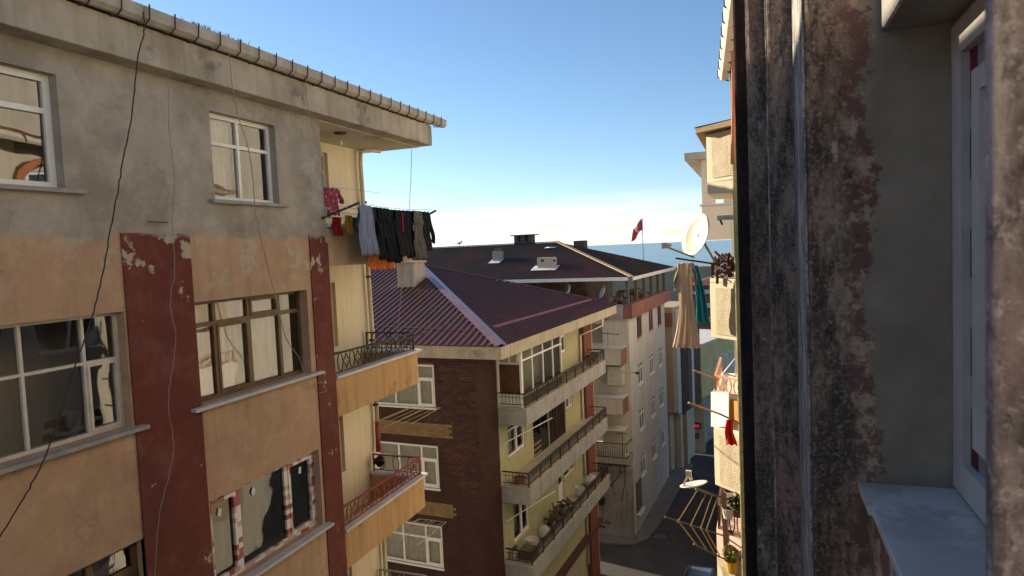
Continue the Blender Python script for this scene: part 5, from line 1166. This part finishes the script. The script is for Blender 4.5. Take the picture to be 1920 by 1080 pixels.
# high orange trims and the beige gutter over the street
g0_, g1_ = onZ(1360, 140, 2.95), onZ(1383, -30, 2.95)
mb = MB(); dgu = (g1_ - g0_); ng = 7
for i in range(ng):
    p, q = g0_ + dgu * (i / ng), g0_ + dgu * ((i + .97) / ng); s = Vector((1, 0, 0)); pr = [(-.12, .1), (-.12, -.02), (-.07, -.1), (.05, -.1), (.08, .1)]
    MB().prism([p + s * a + Vector((0, 0, c)) for a, c in pr], q - p).build('gutter_length', M_GUTTER if 0 else mat('beige_gutter', (.66, .60, .48), (.58, .52, .42), scale=3, rough=.5), RB)
    MB().bar(p + Vector((-.125, 0, .1)), p + Vector((-.125, 0, -.03)), .03, .02).build('gutter_strap', M_STRAP, RB); MB().bar(p + Vector((-.125, 0, -.03)), p + Vector((.06, 0, -.12)), .03, .02).build('gutter_strap', M_STRAP, RB)
MB().hexa([g0_ + Vector((-.04, 0, .02)), g0_ + Vector((1.2, 0, .02)), g1_ + Vector((1.2, 0, .02)), g1_ + Vector((-.04, 0, .02)), g0_ + Vector((-.04, 0, .16)), g0_ + Vector((1.2, 0, .5)), g1_ + Vector((1.2, 0, .5)), g1_ + Vector((-.04, 0, .16))]).build('eave_board', M_TILE, RB)
for (x0, y0, x1, y1, Y) in ((1376, 98, 1392, 200, 6.5), (1385, -40, 1398, 110, 5.6)):
    pts = [onY(x0 + (x1 - x0) * (i / 12) ** 2.2, y0 + (y1 - y0) * i / 12, Y) for i in range(13)]; mb = MB()
    for p, q in zip(pts, pts[1:]): mb.bar(p, q, .05, .12, up=(0, 1, 0))
    mb.build('arch_trim', M_ORT, RB)
    MB().tube([onY(x0 - 1, y0 + 2, Y), onY(x0, y0 + 90, Y), onY(x0 - 2, y0 + 210, Y)], .02, 6).build('trim_edge', M_ORT, RB)
# bays: slanted stucco side panels, one per floor
def stucco_mat():
    m = mat('pebbled_stucco', (.53, .445, .31), (.44, .365, .25), scale=4, bump=1.0, bscale=48, streak=.2, rough=.9, spec=.15)
    for nn in m.node_tree.nodes:
        if nn.type == 'BUMP': nn.inputs['Distance'].default_value = .028; nn.inputs['Strength'].default_value = .9
    return m
M_STUC = stucco_mat(); M_BAYC = mat('smooth_cream_trim', (.56, .47, .33), (.50, .42, .295), scale=2, bump=.1)
Q0, Q1, Q2 = Vector((-.36, 13.02, 0)), Vector((-.88, 13.52, 0)), Vector((-.88, 15.6, 0))
def bay(name, z0, z1, panel=True, m=M_BAYC):
    off = Vector((.9, 0, 0)); mb = MB(); mb.prism([(p.x, p.y, z0) for p in (Q0, Q1, Q2, Vector((-.2, 15.6, 0)), Vector((-.2, 13.02, 0)))], (0, 0, z1 - z0)); o = mb.build(name, m, RB, bevel=.012)
    if panel:
        t = (Q1 - Q0).normalized(); nn = Vector((-t.y, t.x, 0)); nn = nn if nn.y < 0 else -nn; L = (Q1 - Q0).length
        P = lambda s, z: Q0 + t * s * L + nn * .012 + Vector((0, 0, z))
        mb = MB(); mb.prism([P(0, z0 + .08), P(.78, z0 + .08), P(.78, z1 - .09), P(0, z1 - .09)], nn * .006); mb.build('stucco_panel', M_STUC, o)
        MB().box(-.9, -.885, 13.7, 15.45, z0 + .08, z1 - .09).build('stucco_panel', M_STUC, o)
    return o
o = bay('bay', 1.1, 2.03); MB().prism([(-.88, 13.5, .9), (-.88, 13.5, 1.098), (-.3, 13.0, 1.098), (-.3, 13.0, .84)], (0, 2.0, 0)).build('bay_underside', M_BAYC, o)
MB().prism([(-1.06, 13.35, 2.05), (-.3, 12.75, 2.05), (-.2, 15.9, 2.05), (-1.06, 15.9, 2.05)], (0, 0, .1)).build('bay_roof_edge', mat('brown_eave_wood', (.30, .20, .12), (.22, .15, .09), scale=3, bump=.2), o); MB().add([(-1.08, 13.33, 2.16), (-.25, 12.7, 2.16), (-.2, 15.9, 2.16), (-1.08, 15.9, 2.16), (-.1, 14.5, 2.5)], [(0, 1, 4), (1, 2, 4), (2, 3, 4), (3, 0, 4)]).build('bay_roof', M_TILE, o, fix=False)
bay('bay', -1.9, -.83); o2 = bay('bay_ledge', -.83 + .004, -.74, False); o2.scale = (1, 1, 1)
bay('bay', -4.85, -3.72)
ob = bay('bay_balcony', -3.715, -3.0, False, mat('white_balcony_front', (.74, .66, .55), (.68, .60, .50), scale=2, bump=.1))
MB().prism([Q0 + (Q1 - Q0) * .05 + Vector((-.01, -.02, -3.45)), Q0 + (Q1 - Q0) * .45 + Vector((-.01, -.02, -3.45)), Q0 + (Q1 - Q0) * .45 + Vector((-.01, -.02, -3.04)), Q0 + (Q1 - Q0) * .05 + Vector((-.01, -.02, -3.04))], (-.012, -.012, 0)).build('orange_shutter', mat('orange_shutter', (.58, .28, .08), (.5, .24, .07), scale=2, rough=.5), ob)
bay('bay', -7.6, -6.35, True)
obl = bay('bay_balcony', -6.345, -5.75, False, mat('pink_balcony_front', (.60, .42, .34), (.53, .37, .30), scale=2, bump=.1))
def bayrail(zt, m, parent, hgt=.34):
    t = (Q1 - Q0).normalized(); L = (Q1 - Q0).length; rm = MB(); ins = Vector((.05, .04, 0))
    for z in (zt + .04, zt + hgt): rm.bar(Q0 + ins + Vector((0, 0, z)), Q1 + ins + Vector((0, 0, z)), .04, .03); rm.bar(Q1 + ins + Vector((0, 0, z)), Q2 + ins + Vector((0, 0, z)), .04, .03)
    for p in (Q0 + t * .05, Q1, Q2): rm.bar(p + ins + Vector((0, 0, zt)), p + ins + Vector((0, 0, zt + hgt)), .045)
    rm.build('handrail', m, parent)
    for k in range(3):
        c = Q0 + t * (L * (.22 + .28 * k)) + ins + Vector((0, 0, zt + hgt / 2 + .02)); MB().tube([c + t * (.07 * cos(a)) + Vector((0, 0, hgt * .42 * sin(a))) for a in [2 * pi * q / 12 for q in range(12)]], .014, 5, close=True).build('railing_ring', m, parent)
    for k in range(6):
        c = Q1 + Vector((0, .2 + .32 * k, 0)) + ins + Vector((0, 0, zt + hgt / 2 + .02)); MB().tube([c + Vector((0, .1 * cos(a), hgt * .42 * sin(a))) for a in [2 * pi * q / 12 for q in range(12)]], .014, 5, close=True).build('railing_ring', m, parent)
M_PINKI = mat('pink_painted_iron', (.55, .28, .18), (.46, .23, .15), scale=6, rough=.5)
bayrail(-3.0, M_PINKI, ob); bayrail(-.74, M_IRON, o2, .3); bayrail(-5.75, mat('brown_iron', (.16, .085, .05), rough=.6), obl, .5)
mb = MB(); mb.prism([onY(1335, 735, 13.62) + Vector((-.02, 0, 0)), onY(1335, 800, 13.62) + Vector((-.02, 0, 0)), onY(1366, 800, 13.1), onY(1366, 735, 13.1)], (.02, .04, 0)); mb.build('front_board', M_LEDGE, ob)
# far house behind the bay: projecting balcony with columns and a thin roof
FH = thing('far_balcony_house', 'pale house with columned corner balcony and flat eave behind the bay', 'building', (1.5, 31, GZ))
M_FH = mat('pale_pink_render', (.62, .55, .47), (.57, .50, .43), scale=.6, bump=.1)
MB().box(-.95, 5, 28.0, 50, GZ, 3.2).build('wall', M_FH, FH); MB().box(-2.08, -.955, 28, 31, .0, 1.38).build('balcony', M_FH, FH, bevel=.02); MB().box(-2.14, -.955, 27.94, 31.1, 1.385, 1.45).build('ledge', M_LEDGE, FH)  # house wall lengthened out of view to darken the street
MB().box(-2.65, 5, 27.6, 36.5, 3.22, 3.5).build('eave', mat('dull_eave', (.42, .37, .33), scale=1), FH)
for x0 in (-2.05, -1.22): MB().box(x0, x0 + .38, 28.05, 28.4, 1.452, 3.218).build('column', M_FH, FH)
MB().box(-2.05, -1.67, 30.5, 30.85, 1.452, 3.218).build('column', M_FH, FH)

# ------------------------------------------------------------------ things on the right-hand balconies
def dish(label, c, nrm, rad, lnb, foot, m):
    c, nrm = Vector(c), Vector(nrm).normalized(); t = thing('satellite_dish', label, 'satellite dish', (c.x, c.y, c.z - rad)); a = nrm.cross(Vector((0, 0, 1))).normalized(); bq = nrm.cross(a); mb = MB(); N = 28
    for i in range(6):
        q = i / 5
        for j in range(N): mb.v.append(tuple(c + (a * cos(2 * pi * j / N) * .92 + bq * sin(2 * pi * j / N)) * rad * max(q, .001) + nrm * rad * .22 * q * q))
    for i in range(5):
        for j in range(N): mb.f.append((i * N + j, i * N + (j + 1) % N, i * N + N + (j + 1) % N, i * N + N + j))
    mb.build('reflector', m, t, smooth=True, solid=.012)
    low = c + bq * rad * (1 if bq.z < 0 else -1); lnb = Vector(lnb)
    MB().tube([low, lnb], .018, 6).build('feed_arm', M_GCABLE, t)
    h_ = MB().tube([lnb, lnb + (c - lnb).normalized() * .12], .035, 8); h_.box(lnb.x - .06, lnb.x + .05, lnb.y - .04, lnb.y + .04, lnb.z - .04, lnb.z + .07); h_.build('receiver_head', mat('beige_plastic', (.55, .47, .38), rough=.4, bump=0), t)
    if foot: MB().tube([c - nrm * .03, Vector(foot)], .025, 7).build('mast', M_GCABLE, t)
    return t
M_DISH = mat('cream_dish_enamel', (.62, .54, .41), (.55, .47, .35), scale=4, rough=.35, bump=.02, c3=(.5, .42, .32), s3=14, t3=.68)
dc = onY(1311, 442, 13.3)
dish('large cream satellite dish on the upper right balcony', dc, (-.72, -.62, .30), .43, onY(1247, 462, 12.95), onY(1352, 512, 13.5), M_DISH)
d2 = onY(1302, 913, 13.3); dish('white dish seen edge on above the bottom clothes lines', d2, (-.25, .12, .96), .28, d2 + Vector((-.1, 0, .25)), onY(1345, 930, 13.5), M_WPL)
def rod(label, p, q, m, r=.018, cat='pole', group=None): return tag(MB().tube([p, q], r, 6).build('clothes_pole', m), label, cat, group)
rod('dark pole with red tip carrying the lace dress', onY(1266, 484, 13.0), onY(1348, 496, 13.4), M_IRON)
M_RODB = mat('copper_brown_rod', (.36, .16, .09), (.28, .12, .07), scale=5, rough=.5)
rod('upper copper brown pole sticking out from the pink railing', onY(1300, 694, 12.6), onY(1346, 712, 13.4), M_RODB, .022)
rod('lower copper brown pole sticking out under the pink railing', onY(1291, 755, 12.6), onY(1352, 777, 13.4), M_RODB, .022)
LACE = mat('cream_lace', (.70, .63, .54), (.60, .53, .44), scale=30, bump=.6, bscale=70, spec=.1)
def translucent(m, c, k):
    n, l = m.node_tree.nodes, m.node_tree.links; o = n['Material Output']; b = n['Principled BSDF']; t = n.new('ShaderNodeBsdfTranslucent'); t.inputs[0].default_value = (*c, 1)
    x = n.new('ShaderNodeMixShader'); x.inputs[0].default_value = k; l.new(b.outputs[0], x.inputs[1]); l.new(t.outputs[0], x.inputs[2]); l.new(x.outputs[0], o.inputs[0])
translucent(LACE, (.75, .60, .44), .5); translucent(M_CURT, (.8, .76, .68), .4)
p0, p1 = onY(1272, 492, 13.1), onY(1300, 492, 13.1)
cloth('lace_dress', 'long cream lace dress hanging from the dark pole', 'dress', p0.x, p1.x, -.40, -2.05, LACE, 13.1, flare=1.85, folds=4, amp=.06, lean=-.03, seed=5, axis='x', sleeve=.55, waist=.12)
p0, p1 = onY(1299, 497, 13.2), onY(1309, 497, 13.2)
cloth('aqua_garment', 'turquoise cloth hanging beside the lace dress', 'laundry', p0.x, p1.x, -.46, -1.58, cloth_mat('turquoise', (.04, .30, .33), (.03, .22, .25)), 13.2, flare=2.4, folds=2, amp=.04, lean=.13, seed=6, axis='x')
p0, p1 = onY(1361, 785, 12.9), onY(1372, 785, 12.9)
cloth('red_cloth', 'bright red cloth hanging on the pink railing', 'laundry', p0.x, p1.x, p0.z, p0.z - .48, cloth_mat('scarlet', (.60, .025, .02), (.5, .02, .018)), 12.85, flare=1.9, folds=2, amp=.02, lean=.03, seed=7, axis='x')
rn = random.Random(8); mb = MB()
for _ in range(60):
    p = onY(rn.uniform(1345, 1376), rn.uniform(478, 520), rn.uniform(13.2, 13.9)); t = Vector((rn.uniform(-1, 1), rn.uniform(-1, 1), rn.uniform(-.7, .7))).normalized() * rn.uniform(.06, .16); mb.bar(p - t, p + t, rn.uniform(.015, .05))
tag(mb.build('junk_heap', mat('rusty_junk', (.20, .07, .05), (.05, .035, .03), scale=7, bump=.3)), 'tangle of rusty junk behind the large dish', 'junk', kind='stuff')
t = thing('street_lamp_head', 'white lamp arm above the large satellite dish', 'lamp', onY(1360, 408, 13.2)); p = onY(1346, 408, 13.1); MB().box(p.x - .02, p.x + .5, 13.05, 13.2, p.z - .05, p.z + .04).build('lamp_housing', M_WPL, t, bevel=.02); MB().tube([p + Vector((.04, 0, -.05)), p + Vector((.08, 0, -.14))], .02, 6).build('bracket', M_STRAP, t)
p = onY(1372, 588, 9.0); 
# bottom clothes frame with rope lines
t = thing('rope_clothes_frame', 'wooden clothes frame with yellow ropes over the street', 'clothes rack', onY(1345, 1000, 13.2))
Ya = 13.0
A1, A2 = onY(1304, 917, Ya), onY(1372, 938, 13.5); B1, B2 = onY(1247, 969, 12.7), onY(1374, 1010, 13.5); C1, C2 = onY(1300, 1020, Ya), onY(1374, 1056, 13.5)
M_WOODB = mat('weathered_rod', (.17, .105, .075), (.12, .075, .055), scale=5, rough=.7)
for a, c in ((A1, A2), (B1, B2), (C1, C2)): MB().tube([a, c], .017, 6).build('rod', M_WOODB, t)
MB().bar(onY(1357, 925, 13.35), onY(1362, 1046, 13.35), .09).build('upright', mat('pinkish_post', (.30, .19, .155), (.24, .15, .12), scale=4), t)
M_ROPE = mat('tan_rope', (.52, .36, .17), (.44, .30, .14), scale=30, bump=.3)
for k, (fa, fb, fc) in enumerate(((.06, .19, .10), (.30, .37, .34), (.46, .52, .55), (.62, .60, .68))):
    pa, pb, pc = A1 + (A2 - A1) * fa, B1 + (B2 - B1) * fb, C1 + (C2 - C1) * fc; MB().tube([pa, pb], .010, 5).build('rope', M_ROPE, t); MB().tube([pb, pc], .013, 5).build('rope', M_ROPE, t); MB().blob(pb, .03, 6, 5, .3, k).build('knot', M_ROPE, t)
q = onY(1365, 962, 13.3); pot('flower_pot', 'white pot with black marks on the bottom right balcony', (q.x, q.y, q.z - .1), .115, .2, M_WPL)
q = onY(1374, 1072, 13.2); pot('flower_pot', 'yellow pot with a yellow green plant at the bottom right', (q.x, q.y, q.z), .15, .24, mat('yellow_pot', (.58, .34, .05), rough=.5), 0, (.2, .26, 150, .06, M_LEAFY), 22)
q = onY(1378, 935, 13.5); pot('flower_pot', 'dark leafy plant in shade under the lowest stucco bay', (q.x + .05, q.y, q.z - .35), .12, .2, M_TERRA, 0, (.22, .22, 150, .06, M_LEAF), 23)
q = onY(1378, 708, 13.4); tt = thing('drying_stand', 'blue folding clothes stand behind the pink railing', 'clothes rack', (q.x, q.y, q.z)); mb = MB(); c0 = onY(1356, 700, 13.8); c1 = onY(1378, 672, 13.8); c2 = onY(1380, 706, 13.8); mb.tube([c0, c1, c2], .016, 5); mb.tube([c0, c2], .016, 5); mb.build('frame', mat('blue_tube', (.30, .40, .66), bump=0, rough=.4), tt)
cam.data.dof.use_dof = True; cam.data.dof.focus_distance = 16; cam.data.dof.aperture_fstop = 8
